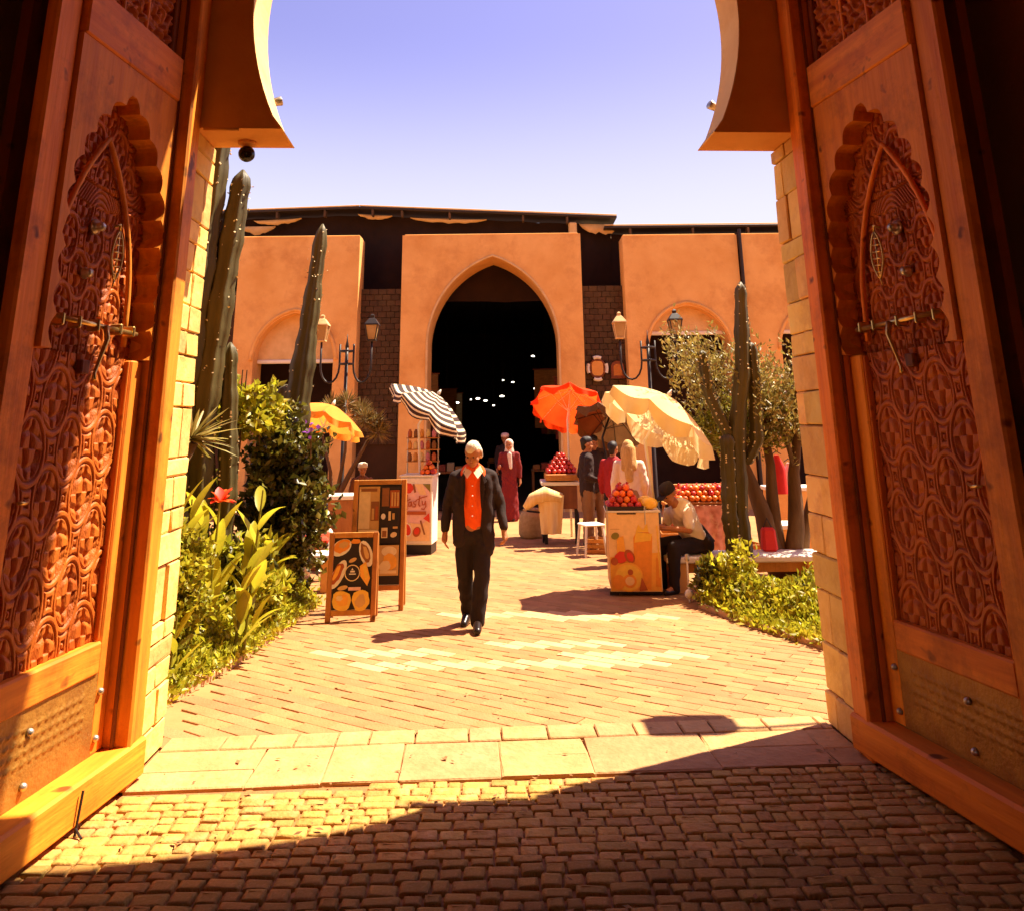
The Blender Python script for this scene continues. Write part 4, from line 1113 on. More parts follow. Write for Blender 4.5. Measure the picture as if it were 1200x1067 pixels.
def shadow_caster():  # unseen post and box, added to cast the shadow patch by the gate
    t = thing('shadow_caster_post', 'unseen iron post and box added outside the gate to cast a shadow patch', 'lamp post', gp(3.98, 6.36))
    MB().tube([(0, 0, 0), (0, 0, 4.3)], .045, 10).build('post', M['iron'], t)
    MB().tube([(0, 0, 4.1), (-.4, -.02, 4.35), (-.8, -.03, 4.2), (-.95, -.04, 4.02)], .02, 8).build('arm', M['iron'], t, True)
    MB().box((-1.02, -.04, 3.86), (.46, .34, .26), .03).build('shadow_box', M['iron'], t)
shadow_caster()

# ------------------------------------------------------------------ parasols
def fabric(name, c1, c2, tr): return pm(name, c1, c2, scale=3, rough=.8, translucent=tr, bump=.15, bscale=12, vary=.08)
F_OR = fabric('orange_fabric', (.88, .095, .010), (.76, .065, .007), .6)
F_CR = fabric('cream_fabric', (.92, .74, .38), (.86, .64, .28), .45)
F_BR = fabric('brown_fabric', (.18, .085, .028), (.12, .05, .016), .25)
F_AM = fabric('amber_fabric', (.85, .38, .05), (.75, .30, .035), .4)
def stripe_fabric():
    m = bpy.data.materials.new('striped_fabric'); m.use_nodes = True; nt = m.node_tree; N, L = nt.nodes, nt.links
    bs = N['Principled BSDF']; bs.inputs['Roughness'].default_value = .8
    at = N.new('ShaderNodeAttribute'); at.attribute_name = 'ring'
    mu = N.new('ShaderNodeMath'); mu.operation = 'MULTIPLY'; mu.inputs[1].default_value = 6.2; L.new(at.outputs['Fac'], mu.inputs[0])
    fr = N.new('ShaderNodeMath'); fr.operation = 'FRACT'; L.new(mu.outputs[0], fr.inputs[0])
    gt = N.new('ShaderNodeMath'); gt.operation = 'GREATER_THAN'; gt.inputs[1].default_value = .62; L.new(fr.outputs[0], gt.inputs[0])
    c = _mix(nt, (.055, .022, .012), (.90, .74, .48), gt.outputs[0]); L.new(c, bs.inputs['Base Color'])
    tr = N.new('ShaderNodeBsdfTranslucent'); L.new(c, tr.inputs['Color']); ms = N.new('ShaderNodeMixShader'); ms.inputs[0].default_value = .25
    L.new(bs.outputs[0], ms.inputs[1]); L.new(tr.outputs[0], ms.inputs[2]); L.new(ms.outputs[0], N['Material Output'].inputs['Surface'])
    return m
F_ST = stripe_fabric()
def parasol(label, base, foot, normal, rad, fab, valance=.16, rise=.30, pole_m=None, seed=0, nseg=8, turn=.2):
    """base: hub point, foot: pole foot (world); normal: canopy axis"""
    t = thing('parasol', label, 'parasol', foot, 0, 'market parasols'); rr = random.Random(seed)
    hub = Vector(base) - Vector(foot); n_ = Vector(normal).normalized(); q = n_.to_track_quat('Z', 'Y').to_matrix()
    pole_m = pole_m or M['white']
    elbow = hub - n_ * .30
    MB().tube([(0, 0, 0), (elbow.x * .999, elbow.y * .999, elbow.z), hub + n_ * (rise * .9)], .019, 8).build('pole', pole_m, t, True)
    MB().lathe([(.02, rise), (.03, rise + .03), (.006, rise + .09)], 8, Matrix.Translation(hub) @ q.to_4x4()).build('finial', pole_m, t, True)
    sag = .09
    na, nr = 8, 7
    for k in range(nseg):
        a0_, a1_ = 2 * math.pi * k / nseg + turn, 2 * math.pi * (k + 1) / nseg + turn
        v = []; f = []; ringv = []
        jit = rr.uniform(.8, 1.25)
        for i in range(nr + 1):
            s_ = .03 + .97 * i / nr
            for j in range(na + 1):
                b = j / na; d0 = Vector((math.cos(a0_), math.sin(a0_), 0)); d1 = Vector((math.cos(a1_), math.sin(a1_), 0))
                d = d0.lerp(d1, b) ; bulge = math.sin(math.pi * b)
                p = d * rad * s_; p.z = rise * (1 - s_ ** 1.55) - sag * jit * bulge * s_ * .55
                p += d.normalized() * (-.03 * bulge * s_) * rad
                v.append(hub + q @ p); ringv.append(s_)
        for i in range(nr):
            for j in range(na): a = i * (na + 1) + j; f.append((a, a + 1, a + na + 2, a + na + 1))
        o = mobj('canopy_panel', v, f, fab, t, True)
        o.data.attributes.new('ring', 'FLOAT', 'POINT').data.foreach_set('value', ringv)
        # hanging valance with a scalloped hem
        v2 = []; f2 = []; r2 = []
        top = v[nr * (na + 1):]
        down = (Vector((0, 0, -1)) * .75 - n_ * .25).normalized()
        for i in range(4):
            for j, p in enumerate(top):
                dr = valance * (.62 + .38 * math.sin(math.pi * j / na)) * i / 3
                out_ = (p - hub); out_ = (out_ - n_ * out_.dot(n_)).normalized()
                v2.append(p + down * dr + out_ * (.015 * math.sin(j * 1.3 + k) * i)); r2.append(1.0 + i * .11)
        for i in range(3):
            for j in range(na): a = i * (na + 1) + j; f2.append((a, a + 1, a + na + 2, a + na + 1))
        w_ = mobj('valance', v2, f2, fab, o, True)
        w_.data.attributes.new('ring', 'FLOAT', 'POINT').data.foreach_set('value', r2)
        d0 = Vector((math.cos(a0_), math.sin(a0_), 0)) * rad
        MB().tube([hub + q @ Vector((0, 0, rise * .9)), hub + q @ (d0 * .5 + Vector((0, 0, rise * .62))), hub + q @ (d0 + Vector((0, 0, -.012)))], .007, 5).build('rib', pole_m, t)
        MB().tube([hub + q @ Vector((0, 0, -.12)), hub + q @ (d0 * .5 + Vector((0, 0, rise * .60)))], .005, 5).build('strut', pole_m, t)
    return t
parasol('tilted black and cream striped parasol on the left cart', (-1.32, 13.2, 1.98), gp(-1.40, 13.25), (.55, -.03, .83), .72, F_ST, .17, .26, None, 1)
parasol('bright orange parasol over the pomegranate cart', (1.08, 15.0, 2.02), gp(1.06, 15.0), (.16, .55, .80), .71, F_OR, .10, .36, M['white'], 2)
parasol('dark brown parasol between the orange and cream ones', (1.72, 14.6, 1.70), gp(1.9, 14.6), (.35, .45, .75), .62, F_BR, .15, .25, M['iron'], 3)
parasol('large cream parasol tilted over the fruit stall', (1.72, 9.62, 1.78), gp(1.78, 9.95), (.52, .12, .82), .70, F_CR, .20, .30, M['white'], 4)
parasol('amber parasol half hidden behind the left shrubs', (-2.72, 12.1, 1.82), gp(-2.75, 12.1), (.3, .25, .9), .55, F_AM, .1, .22, M['white'], 6)

# ------------------------------------------------------------------ boards, carts and stalls
fr_m = wood('board_frame_wood', (.58, .24, .045), (.44, .16, .025))
def flat(name, c): return pm('print_' + name, c, tuple(x * .85 for x in c), scale=20, rough=.55)
INK = dict(black=flat('black', (.03, .016, .010)), cream=flat('cream', (.85, .62, .30)), white=flat('white', (.85, .75, .58)), orange=flat('orange', (.85, .30, .03)),
           brown=flat('brown', (.30, .11, .03)), yellow=flat('yellow', (.88, .52, .06)), red=flat('red', (.72, .05, .02)), pink=flat('pink', (.86, .50, .40)),
           amber=flat('amber', (.90, .42, .05)), green=flat('green', (.24, .20, .03)), tan=flat('tan', (.66, .38, .12)), deep=flat('deep', (.45, .10, .02)), peach=flat('peach', (.90, .58, .26)), pale=flat('pale', (.88, .68, .36)))
class Poster:
    """flat printed shapes on the local x-z plane, facing -y, each layer a little proud of the last"""
    def __init__(s, par, y, mt=None): s.par, s.y, s.k, s.mt = par, y, 0, mt
    def poly(s, pts, ink, name='print'):
        s.k += 1; yy = s.y - .0012 * s.k
        v = [Vector((x, yy, z)) for x, z in pts]
        if s.mt is not None: v = [s.mt @ p for p in v]
        o = mobj(name, v, [tuple(range(len(pts)))], INK[ink], s.par); return o
    def rect(s, x0, x1, z0, z1, ink, name='print'): return s.poly([(x0, z0), (x1, z0), (x1, z1), (x0, z1)], ink, name)
    def oval(s, cx, cz, rx, rz, ink, rot=0, n=18, name='print', wob=0):
        rr = random.Random(int((cx + cz) * 9999)); P = []
        for i in range(n):
            a = 2 * math.pi * i / n; w_ = 1 + wob * rr.uniform(-1, 1); x, z = rx * w_ * math.cos(a), rz * w_ * math.sin(a)
            P.append((cx + x * math.cos(rot) - z * math.sin(rot), cz + x * math.sin(rot) + z * math.cos(rot)))
        return s.poly(P, ink, name)
    def stroke(s, pts, w_, ink, name='lettering'):
        s.k += 1; yy = s.y - .0012 * s.k; q = MB()
        for (x0, z0), (x1, z1) in zip(pts[:-1], pts[1:]):
            L_ = math.hypot(x1 - x0, z1 - z0) or 1e-6; nx, nz_ = -(z1 - z0) / L_ * w_ / 2, (x1 - x0) / L_ * w_ / 2; ex_, ez = (x1 - x0) / L_ * w_ * .4, (z1 - z0) / L_ * w_ * .4
            v = [Vector((a, yy, b)) for a, b in ((x0 + nx - ex_, z0 + nz_ - ez), (x1 + nx + ex_, z1 + nz_ + ez), (x1 - nx + ex_, z1 - nz_ + ez), (x0 - nx - ex_, z0 - nz_ - ez))]
            if s.mt is not None: v = [s.mt @ p for p in v]
            q.add(v, [(0, 3, 2, 1)]); yy -= .0001
        return q.build(name, INK[ink], s.par)

def a_board(label, loc, rz, w_, h, leg, lean=.10, bottom=.0):
    t = thing('menu_board', label, 'menu board', loc, rz, 'standing menu boards')
    tilt = math.atan2(lean, h); mt = Matrix.Translation((0, 0, 0)) @ Matrix.Rotation(-tilt, 4, 'X')
    b = .05
    def bar(x0, x1, z0, z1, nm, y0=-.02, y1=.02):
        q = MB().bb(x0, x1, y0, y1, z0, z1, .005); q.v = [tuple(mt @ Vector(p)) for p in q.v]; return q.build(nm, fr_m, t)
    bar(-w_ / 2, -w_ / 2 + b, 0, h, 'leg'); bar(w_ / 2 - b, w_ / 2, 0, h, 'leg')
    bar(-w_ / 2 + b + .001, w_ / 2 - b - .001, h - b, h - .001, 'top_rail'); bar(-w_ / 2 + b + .001, w_ / 2 - b - .001, leg, leg + b, 'bottom_rail')
    q = MB().bb(-w_ / 2 + b + .002, w_ / 2 - b - .002, -.004, .012, leg + b + .002, h - b - .002); q.v = [tuple(mt @ Vector(p)) for p in q.v]
    pn = q.build('panel', INK['black'], t)
    mt2 = Matrix.Rotation(tilt, 4, 'X')
    for s_ in (-1, 1):
        q = MB().bb(s_ * w_ / 2 - (b if s_ > 0 else 0), s_ * w_ / 2 + (0 if s_ > 0 else b), -.018, .018, 0, h * .97, .005)
        q.v = [tuple(Matrix.Translation((0, 2 * lean + .05, 0)) @ mt2 @ Vector(p)) for p in q.v]; q.build('rear_leg', fr_m, t)
    return t, pn, mt
# near board
t, pn, mt = a_board('small wooden menu board with photos of breads and plates', gp(-1.565, 8.36), R(4), .48, .80, .055)
P = Poster(pn, -.006, mt)
P.oval(-.12, .66, .105, .07, 'white', .5); P.oval(-.115, .672, .085, .055, 'orange', .5, wob=.1); P.oval(-.10, .685, .045, .03, 'tan', .3, wob=.2)
P.oval(.02, .715, .05, .025, 'orange', 0, wob=.2)
P.oval(.125, .60, .062, .125, 'white', .35); P.oval(.118, .605, .040, .095, 'brown', .35, wob=.12); P.oval(.125, .61, .022, .07, 'tan', .35, wob=.2)
P.oval(-.135, .42, .055, .14, 'white', -.45); P.oval(-.145, .43, .04, .11, 'deep', -.45, wob=.15); P.oval(-.15, .44, .02, .07, 'amber', -.45, wob=.2)
P.oval(.0, .43, .075, .075, 'cream'); P.oval(.0, .43, .066, .066, 'black'); P.rect(-.03, .035, .415, .425, 'white'); P.rect(-.02, .025, .435, .450, 'white'); P.poly([(-.012, .455), (.012, .455), (.0, .475)], 'white')
P.poly([(.07, .49), (.13, .53), (.175, .38), (.15, .31), (.08, .40)], 'amber'); P.poly([(.10, .49), (.13, .51), (.16, .39), (.13, .36)], 'yellow')
P.oval(.0, .545, .04, .018, 'tan', .4); P.rect(-.03, .09, .275, .305, 'pink'); P.oval(-.085, .30, .05, .02, 'tan', .2)
P.oval(-.09, .185, .095, .09, 'yellow', .0, wob=.08); P.oval(-.08, .19, .06, .055, 'amber', 0, wob=.2); P.oval(.095, .19, .085, .095, 'yellow', 0, wob=.08); P.oval(.09, .18, .05, .06, 'tan', 0, wob=.2); P.oval(-.11, .21, .03, .025, 'cream', 0, wob=.2)
# tall board
t, pn, mt = a_board('tall wooden menu board with price panels behind the small one', gp(-1.40, 8.85), R(3), .56, 1.27, .19, .12)
P = Poster(pn, -.006, mt)
P.rect(-.22, .0, .62, 1.20, 'tan'); P.rect(-.215, -.10, .78, 1.17, 'cream'); P.rect(-.09, -.005, .86, 1.05, 'brown'); P.rect(-.08, -.055, .87, .98, 'tan'); P.rect(-.04, -.015, .87, 1.0, 'deep'); P.rect(-.20, -.03, 1.15, 1.18, 'brown')
P.rect(-.21, -.01, .64, .77, 'pale'); P.oval(-.155, .69, .04, .03, 'brown'); P.oval(-.06, .69, .045, .032, 'deep')
P.rect(.01, .22, .64, 1.20, 'black')
P.rect(.025, .10, 1.00, 1.185, 'brown'); P.rect(.11, .21, .985, 1.16, 'deep')
for z in (1.15, 1.08, 1.02): P.rect(.03, .09, z, z + .025, 'brown')
for x in (.125, .155, .185): P.rect(x, x + .018, 1.0, 1.14, 'tan')
P.oval(.045, .90, .024, .03, 'white'); P.rect(.10, .125, .86, .95, 'cream'); P.rect(.14, .165, .87, .93, 'tan'); P.rect(.03, .095, .69, .79, 'cream'); P.rect(.04, .085, .70, .76, 'brown'); P.oval(.16, .72, .035, .025, 'cream', .3); P.rect(.15, .2, .78, .80, 'tan')
P.rect(-.22, .22, .33, .62, 'tan'); P.oval(.12, .56, .08, .05, 'pale'); P.oval(.13, .46, .07, .08, 'amber', .4, wob=.1); P.oval(.08, .42, .06, .05, 'cream', .2, wob=.1); P.oval(-.1, .45, .08, .08, 'orange', 0, wob=.1); P.rect(.03, .2, .35, .38, 'cream')

def fruit_meshes():
    out_ = {}
    for nm, c1, c2 in (('orange', (.85, .20, .012), (.75, .14, .008)), ('pomegranate', (.60, .035, .015), (.42, .02, .010)), ('lemon', (.85, .56, .05), (.75, .45, .03))):
        m_ = pm(nm + '_skin', c1, c2, scale=14, rough=.38, bump=.2, bscale=90, vary=.2, spec=.5)
        q = MB(); q.ball((0, 0, 0), .042, 12, 8, (1, 1, .94) if nm != 'lemon' else (1.2, .9, .9))
        if nm == 'pomegranate': q.lathe([(.010, .036), (.014, .046), (.018, .056)], 8)
        out_[nm] = mesh_from(nm, q.v, q.f, m_, True)
    return out_
FRUIT = fruit_meshes()
def heap(name_cycle, centre, nx, ny, layers, rz=0, step=.082, label=None, group=None, jit=.008, seed=0):
    rr = random.Random(seed); c_, s_ = math.cos(rz), math.sin(rz); k = 0
    for l in range(layers):
        for i in range(nx - l):
            for j in range(max(1, ny - l)):
                x = (i - (nx - l - 1) / 2) * step + rr.uniform(-jit, jit); y = (j - (ny - l - 1) / 2) * step + rr.uniform(-jit, jit)
                nm = name_cycle[(k * 7 + l) % len(name_cycle)]; k += 1
                o = bpy.data.objects.new(nm, FRUIT[nm]); link(o); o.location = (centre[0] + c_ * x - s_ * y, centre[1] + s_ * x + c_ * y, centre[2] + .04 + l * .062)
                o.rotation_euler = (rr.uniform(-.6, .6), rr.uniform(-.6, .6), rr.uniform(0, 6)); q = rr.uniform(.9, 1.08); o.scale = (q, q, q)
                setp(o, label[nm], nm, group)
# juice cart at right, poster towards the gate
def juice_cart():
    X, Y, rz = 1.36, 9.45, R(-4)
    t = thing('juice_cart', 'juice cart with an orange-juice poster front and fruit on top', 'juice cart', gp(X, Y), rz)
    MB().bb(-.285, .285, -.004, .52, .09, .835, .006).build('cabinet', fr_m, t)
    MB().bb(-.26, .26, .03, .49, .02, .088).build('plinth', M['iron'], t)
    pf = MB().bb(-.283, .283, -.022, -.006, .05, .86, .003).build('poster', INK['peach'], t)
    P = Poster(pf, -.0225)
    P.poly([(-.275, .06), (.275, .06), (.275, .45), (-.275, .40)], 'amber')
    P.poly([(-.02, .10), (.16, .07), (.20, .62), (.16, .66), (.02, .65), (-.01, .60)], 'orange', 'printed_glass')
    P.poly([(.0, .55), (.18, .57), (.20, .64), (.02, .66)], 'yellow'); P.poly([(.02, .66), (.05, .74), (.10, .68), (.15, .75), (.16, .66)], 'yellow')
    P.poly([(.21, .10), (.265, .10), (.265, .38), (.23, .40)], 'orange'); P.stroke([(.255, .72), (.262, .20)], .014, 'yellow', 'printed_edge')
    P.poly([(-.20, .44), (-.10, .44), (-.12, .62), (-.19, .60)], 'amber'); P.oval(-.21, .62, .045, .035, 'green', .3); P.rect(-.26, -.16, .685, .692, 'tan')
    P.oval(-.155, .40, .075, .06, 'red', .4, wob=.06); P.oval(-.06, .41, .052, .075, 'deep', .5); P.oval(-.055, .405, .032, .05, 'red', .5)
    P.oval(-.08, .20, .16, .15, 'amber'); P.oval(-.08, .195, .145, .132, 'yellow'); P.oval(-.07, .16, .075, .07, 'orange'); P.oval(-.07, .16, .05, .045, 'peach'); P.oval(-.19, .15, .07, .075, 'orange'); P.oval(-.06, .25, .03, .03, 'deep'); P.oval(-.23, .36, .04, .04, 'deep')
    P.poly([(.03, .06), (.12, .07), (.06, .20)], 'deep')
    MB().bb(-.305, .305, -.03, .56, .862, .882, .004).build('counter', M['white'], t)
    for s_ in (-1, 1): MB().tube([(s_ * .24, .06, 0.02), (s_ * .24, .08, .02)], .05, 12).build('castor', M['iron'], t)
    tr = MB()
    tr.bb(-.30, .12, -.025, -.012, .883, .925); tr.bb(-.30, .12, .46, .473, .883, .925); tr.bb(-.30, -.288, -.012, .46, .883, .925); tr.bb(.108, .12, -.012, .46, .883, .925)
    tr.build('fruit_tray', M['iron'], t)
    MB().bb(-.18, .03, -.034, -.027, .845, .858).build('name_strip', INK['black'], t)
    for a, b in ((-.29, .0), (.13, .0)):
        MB().tube([(a + .0, -.028, .93), (a, -.03, .74)], .006, 5).build('tray_hook', M['steel'], t)
juice_cart()
gz_c = gz(9.45)
heap(['pomegranate', 'orange', 'pomegranate'], (1.28, 9.66, gz_c + .885), 5, 5, 4, R(-4), .080, {'orange': 'orange in the heap on the juice cart', 'pomegranate': 'dark red pomegranate in the heap on the juice cart'}, 'fruit on the juice cart', seed=2)
def melon(x, y, z, lab):
    t = thing('yellow_melon', lab, 'melon', (x, y, z)); MB().ball((0, 0, .065), .08, 14, 8, (1.25, 1, .82)).build('fruit', FRUIT['lemon'].materials[0], t, True); MB().tube([(.09, 0, .075), (.125, 0, .085)], [.008, .005], 5).build('stalk', LF['mid'], t)
melon(1.56, 9.52, gz_c + .884, 'yellow melon at the right end of the juice cart counter')
melon(1.55, 9.72, gz_c + .884, 'second yellow melon behind the first on the juice cart')

# bench with pale slab top
def bench():
    t = thing('stone_bench', 'long low bench with pale slab top behind the right bed', 'bench', gp(2.7, 9.75))
    for i, (a, b) in enumerate(((-.98, -.02), (-.01, .95), (.96, 1.6))): MB().bb(a, b, -.24, .24, .32, .385, .012).build('seat_slab', M['white'], t)
    for x in (-.85, -.1, .7, 1.45): MB().bb(x - .1, x + .1, -.2, .2, 0, .319, .012).build('pedestal', M['plaster'], t)
    MB().bb(-.9, 1.55, -.12, -.08, .20, .315, .006).build('front_board', fr_m, t)
bench()
def stake(x, y, lab):
    t = thing('garden_lamp', lab, 'garden lamp', gp(x, y)); MB().tube([(0, 0, 0), (0, 0, .42)], .010, 6).build('stake', M['white'], t); MB().ball((0, 0, .08), .048, 12, 8).build('globe', M['white'], t, True); MB().lathe([(.018, .40), (.028, .42), (.018, .47)], 8).build('cap', M['steel'], t)
stake(1.86, 9.08, 'thin white garden lamp stake before the bench')
# fruit stall behind
def fruit_stall():
    t = thing('fruit_stall', 'fruit stall with patterned cloth under the cream parasol', 'market stall', gp(2.55, 11.6))
    MB().bb(-.42, .55, -.3, .35, .74, .79, .008).build('table_top', fr_m, t)
    for a in (-.38, .5):
        for b in (-.25, .3): MB().bb(a - .03, a + .03, b - .03, b + .03, 0, .739).build('leg', fr_m, t)
    n = 30; v = []; f = []
    for r_ in range(7):
        for i in range(n + 1): x = -.43 + .99 * i / n; v.append((x, -.315 - .03 * math.sin(i * 1.4) * r_ / 6, .785 - .70 * r_ / 6))
    for r_ in range(6):
        for i in range(n): a = r_ * (n + 1) + i; f.append((a, a + n + 1, a + n + 2, a + 1))
    cl = mobj('cloth', v, f, pm('patterned_cloth', (.78, .36, .26), (.42, .13, .07), scale=9, rough=.9, detail=1, stain=(.80, .55, .35), stain_scale=14), t, True)
    MB().bb(-.30, .53, -.28, .30, .795, .83, .006).build('fruit_tray', fr_m, t)
    MB().bb(-.30, .53, .24, .30, .835, 1.02, .006).build('tray_back', fr_m, t)
fruit_stall()
heap(['orange', 'orange', 'pomegranate'], (2.64, 11.55, gz(11.6) + .83), 10, 6, 3, 0, .080, {'orange': 'orange on the fruit stall under the cream parasol', 'pomegranate': 'red pomegranate on the fruit stall under the cream parasol'}, 'fruit on the stall', seed=5)
# pomegranate cart under the orange parasol
def pom_cart():
    t = thing('pomegranate_cart', 'wheeled cart with draped cloth under the orange parasol', 'cart', gp(.85, 14.2))
    MB().bb(-.35, .28, -.3, .45, .92, .98, .01).build('deck', M['white'], t)
    MB().bb(-.3, .25, -.25, .4, .55, .915, .01).build('box', wood('cart_wood', (.30, .10, .03), (.2, .06, .02)), t)
    for s_ in (-.32, .26):
        wh = MB().tube([(s_, .05 + .24 * math.cos(a), .25 + .24 * math.sin(a)) for a in [2 * math.pi * i / 20 for i in range(21)]], .018, 6).build('wheel', M['iron'], t)
        for k in range(6): MB().tube([(s_, .05, .25), (s_, .05 + .23 * math.cos(k), .25 + .23 * math.sin(k))], .007, 4).build('spoke', M['steel'], wh)
    for s_ in (-.28, .22): MB().bb(s_ - .025, s_ + .025, -.22, -.17, 0, .55).build('leg', M['iron'], t)
    cloth_m = pm('cart_cloth', (.86, .68, .36), (.75, .45, .12), scale=6, rough=.9, stretch=(3, 1, .4))
    def drape(x0, x1, y, z0, z1, amp, nm):
        n = 16; v = []; f = []
        for r_ in range(9):
            for i in range(n + 1): k = i / n; q = r_ / 8; v.append((x0 + (x1 - x0) * k * (1 - .25 * q) + .05 * q, y - amp * math.sin(k * 14) * q - .06 * math.sin(math.pi * k), z0 + (z1 - z0) * q))
        for r_ in range(8):
            for i in range(n): a = r_ * (n + 1) + i; f.append((a, a + n + 1, a + n + 2, a + 1))
        mobj(nm, v, f, cloth_m, t, True)
    drape(-.42, .02, -.34, .78, .18, .03, 'hanging_cloth')
    MB().tube([(-.62, -.36, .58), (-.5, -.38, .72), (-.3, -.37, .80), (-.02, -.36, .74)], [.06, .10, .12, .07], 10).build('rolled_cloth', cloth_m, t, True)
    MB().tube([(-.32, -.3, .5), (-.6, -.45, .55)], .016, 6).build('handle', M['iron'], t)
    MB().bb(-.28, .28, -.32, .32, 1.0, 1.10, .01).build('display_box', fr_m, t)
pom_cart()
heap(['pomegranate'], (.85, 14.2, gz(14.2) + 1.10), 6, 6, 5, 0, .085, {'pomegranate': 'pomegranate piled on the cart under the orange parasol'}, 'pomegranates piled on the cart', seed=7)
# left cart with a printed front
def left_cart():
    t = thing('snack_cart', 'narrow snack cart with pink printed front under the striped parasol', 'cart', gp(-1.47, 12.95), R(-6))
    MB().bb(-.25, .25, .0, .45, .14, 1.12, .01).build('cabinet', M['white'], t)
    MB().bb(-.24, .24, .015, .43, .0, .139).build('plinth', M['iron'], t)
    pf = MB().bb(-.245, .245, -.015, -.002, .16, 1.10, .003).build('poster', INK['white'], t)
    P = Poster(pf, -.0155); P.rect(-.22, .22, .20, 1.02, 'pink')
    P.oval(-.13, .96, .085, .075, 'red', wob=.08); P.poly([(-.03, 1.02), (.06, .86), (.16, .86), (.10, 1.02)], 'peach'); P.poly([(.10, 1.02), (.22, .90), (.22, 1.02)], 'green'); P.poly([(-.06, 1.02), (-.03, 1.02), (.0, .90), (-.03, .89)], 'brown')
    P.poly([(-.22, .20), (.22, .20), (.22, .52), (.10, .44), (-.12, .46), (-.22, .52)], 'peach'); P.oval(-.13, .36, .07, .10, 'white', .3); P.oval(-.13, .36, .055, .085, 'red', .3); P.oval(.02, .33, .06, .075, 'deep', -.4); P.oval(.02, .34, .04, .05, 'red', -.4)
    P.stroke([(.08, .48), (.14, .30)], .025, 'brown', 'printed_straw'); P.poly([(.12, .52), (.22, .46), (.21, .60)], 'red'); P.rect(-.19, .16, .575, .625, 'deep')
    # brush lettering across the middle
    z0 = .70; w_ = .017
    P.stroke([(-.135, z0 + .16), (-.15, z0 + .02), (-.14, z0 - .05)], w_ * 1.3, 'deep'); P.stroke([(-.20, z0 + .02), (-.16, z0 + .06), (-.09, z0 + .10)], w_, 'deep')
    P.stroke([(-.075, z0 + .06), (-.11, z0 + .05), (-.115, z0), (-.08, z0), (-.07, z0 + .06), (-.06, z0)], w_, 'deep')
    P.stroke([(.0, z0 + .07), (-.035, z0 + .06), (-.03, z0 + .035), (.0, z0 + .02), (-.01, z0 - .01), (-.045, z0 - .01)], w_, 'deep')
    P.stroke([(.06, z0 + .14), (.045, z0 + .02), (.065, z0)], w_ * 1.2, 'deep'); P.stroke([(.005, z0 + .085), (.10, z0 + .125), (.17, z0 + .14)], w_, 'deep')
    P.stroke([(.10, z0 + .07), (.105, z0 + .02), (.135, z0 + .02), (.15, z0 + .07), (.16, z0 + .0), (.13, z0 - .05), (.09, z0 - .04)], w_, 'deep')
    MB().bb(-.27, .27, -.02, .50, 1.122, 1.15, .006).build('counter', M['white'], t)
    for s_ in (-.25, .25): MB().tube([(s_, .42, 1.15), (s_, .44, 1.75)], .012, 6).build('rack_post', M['steel'], t)
    for z in (1.32, 1.5, 1.68): MB().bb(-.27, .27, .38, .48, z, z + .015, .003).build('rack_shelf', fr_m, t)
left_cart()
jar_m = [pm('jar_%d' % i, c, rough=.3) for i, c in enumerate(((.7, .3, .06), (.5, .12, .03), (.75, .55, .25), (.25, .1, .03), (.6, .2, .3)))]
rr = random.Random(4)
for z in (1.335, 1.515, 1.695):
    for i in range(5):
        p = Matrix.Rotation(R(-6), 4, 'Z') @ Vector((-.22 + .1 * i, .43, 0))
        o = MB().lathe([(.03, 0), (.036, .02), (.036, .09), (.02, .11), (.022, .13)], 10).build('jar', jar_m[(i * 2 + int(z * 10)) % 5], None, True)
        o.location = (-1.47 + p.x, 12.95 + p.y, gz(12.95) + z); setp(o, 'small jar on the shelves of the snack cart', 'jar', 'jars on the snack cart')
heap(['orange', 'orange', 'pomegranate'], (-1.30, 13.1, gz(12.95) + 1.15), 3, 4, 4, 0, .085, {'orange': 'orange stacked on the snack cart counter', 'pomegranate': 'pomegranate stacked on the snack cart counter'}, 'fruit on the snack cart', seed=9)
# cafe corner at left
def cafe():
    t = thing('cafe_counter', 'low wooden cafe counter with pale top behind the boards', 'counter', gp(-2.62, 11.7))
    MB().bb(-.55, .55, -.2, .2, .90, .96, .01).build('counter_top', M['white'], t)
    MB().bb(-.5, .5, -.16, .16, 0, .899, .01).build('counter_body', wood('counter_wood', (.46, .17, .035), (.33, .11, .02)), t)
    MB().bb(-.35, .2, -.172, -.161, .45, .75, .005).build('counter_panel', wood('panel_wood', (.22, .07, .02), (.15, .05, .015)), t)
    c_ = thing('cafe_chair', 'dark cafe chair with a red seat cushion at left', 'chair', gp(-2.52, 10.6), R(15))
    for a in (-.2, .2):
        for b in (-.2, .2): MB().tube([(a, b, 0), (a * .95, b * .95, .44 if b < 0 else .88)], .016, 6).build('leg', M['iron'], c_)
    MB().bb(-.22, .22, -.22, .22, .43, .46, .01).build('seat', M['iron'], c_); MB().bb(-.22, .22, -.23, .2, .462, .53, .025).build('cushion', pm('red_cushion', (.70, .05, .015), rough=.8), c_)
    MB().bb(-.21, .21, .18, .21, .62, .90, .012).build('backrest', M['iron'], c_)
    b = thing('low_bench', 'pale low bench just behind the small menu board', 'bench', gp(-2.35, 10.0))
    MB().bb(-.45, .3, -.17, .17, .36, .42, .012).build('seat', M['white'], b)
    for x in (-.35, .2): MB().bb(x - .06, x + .06, -.13, .13, 0, .359, .01).build('leg', M['plaster'], b)
cafe()
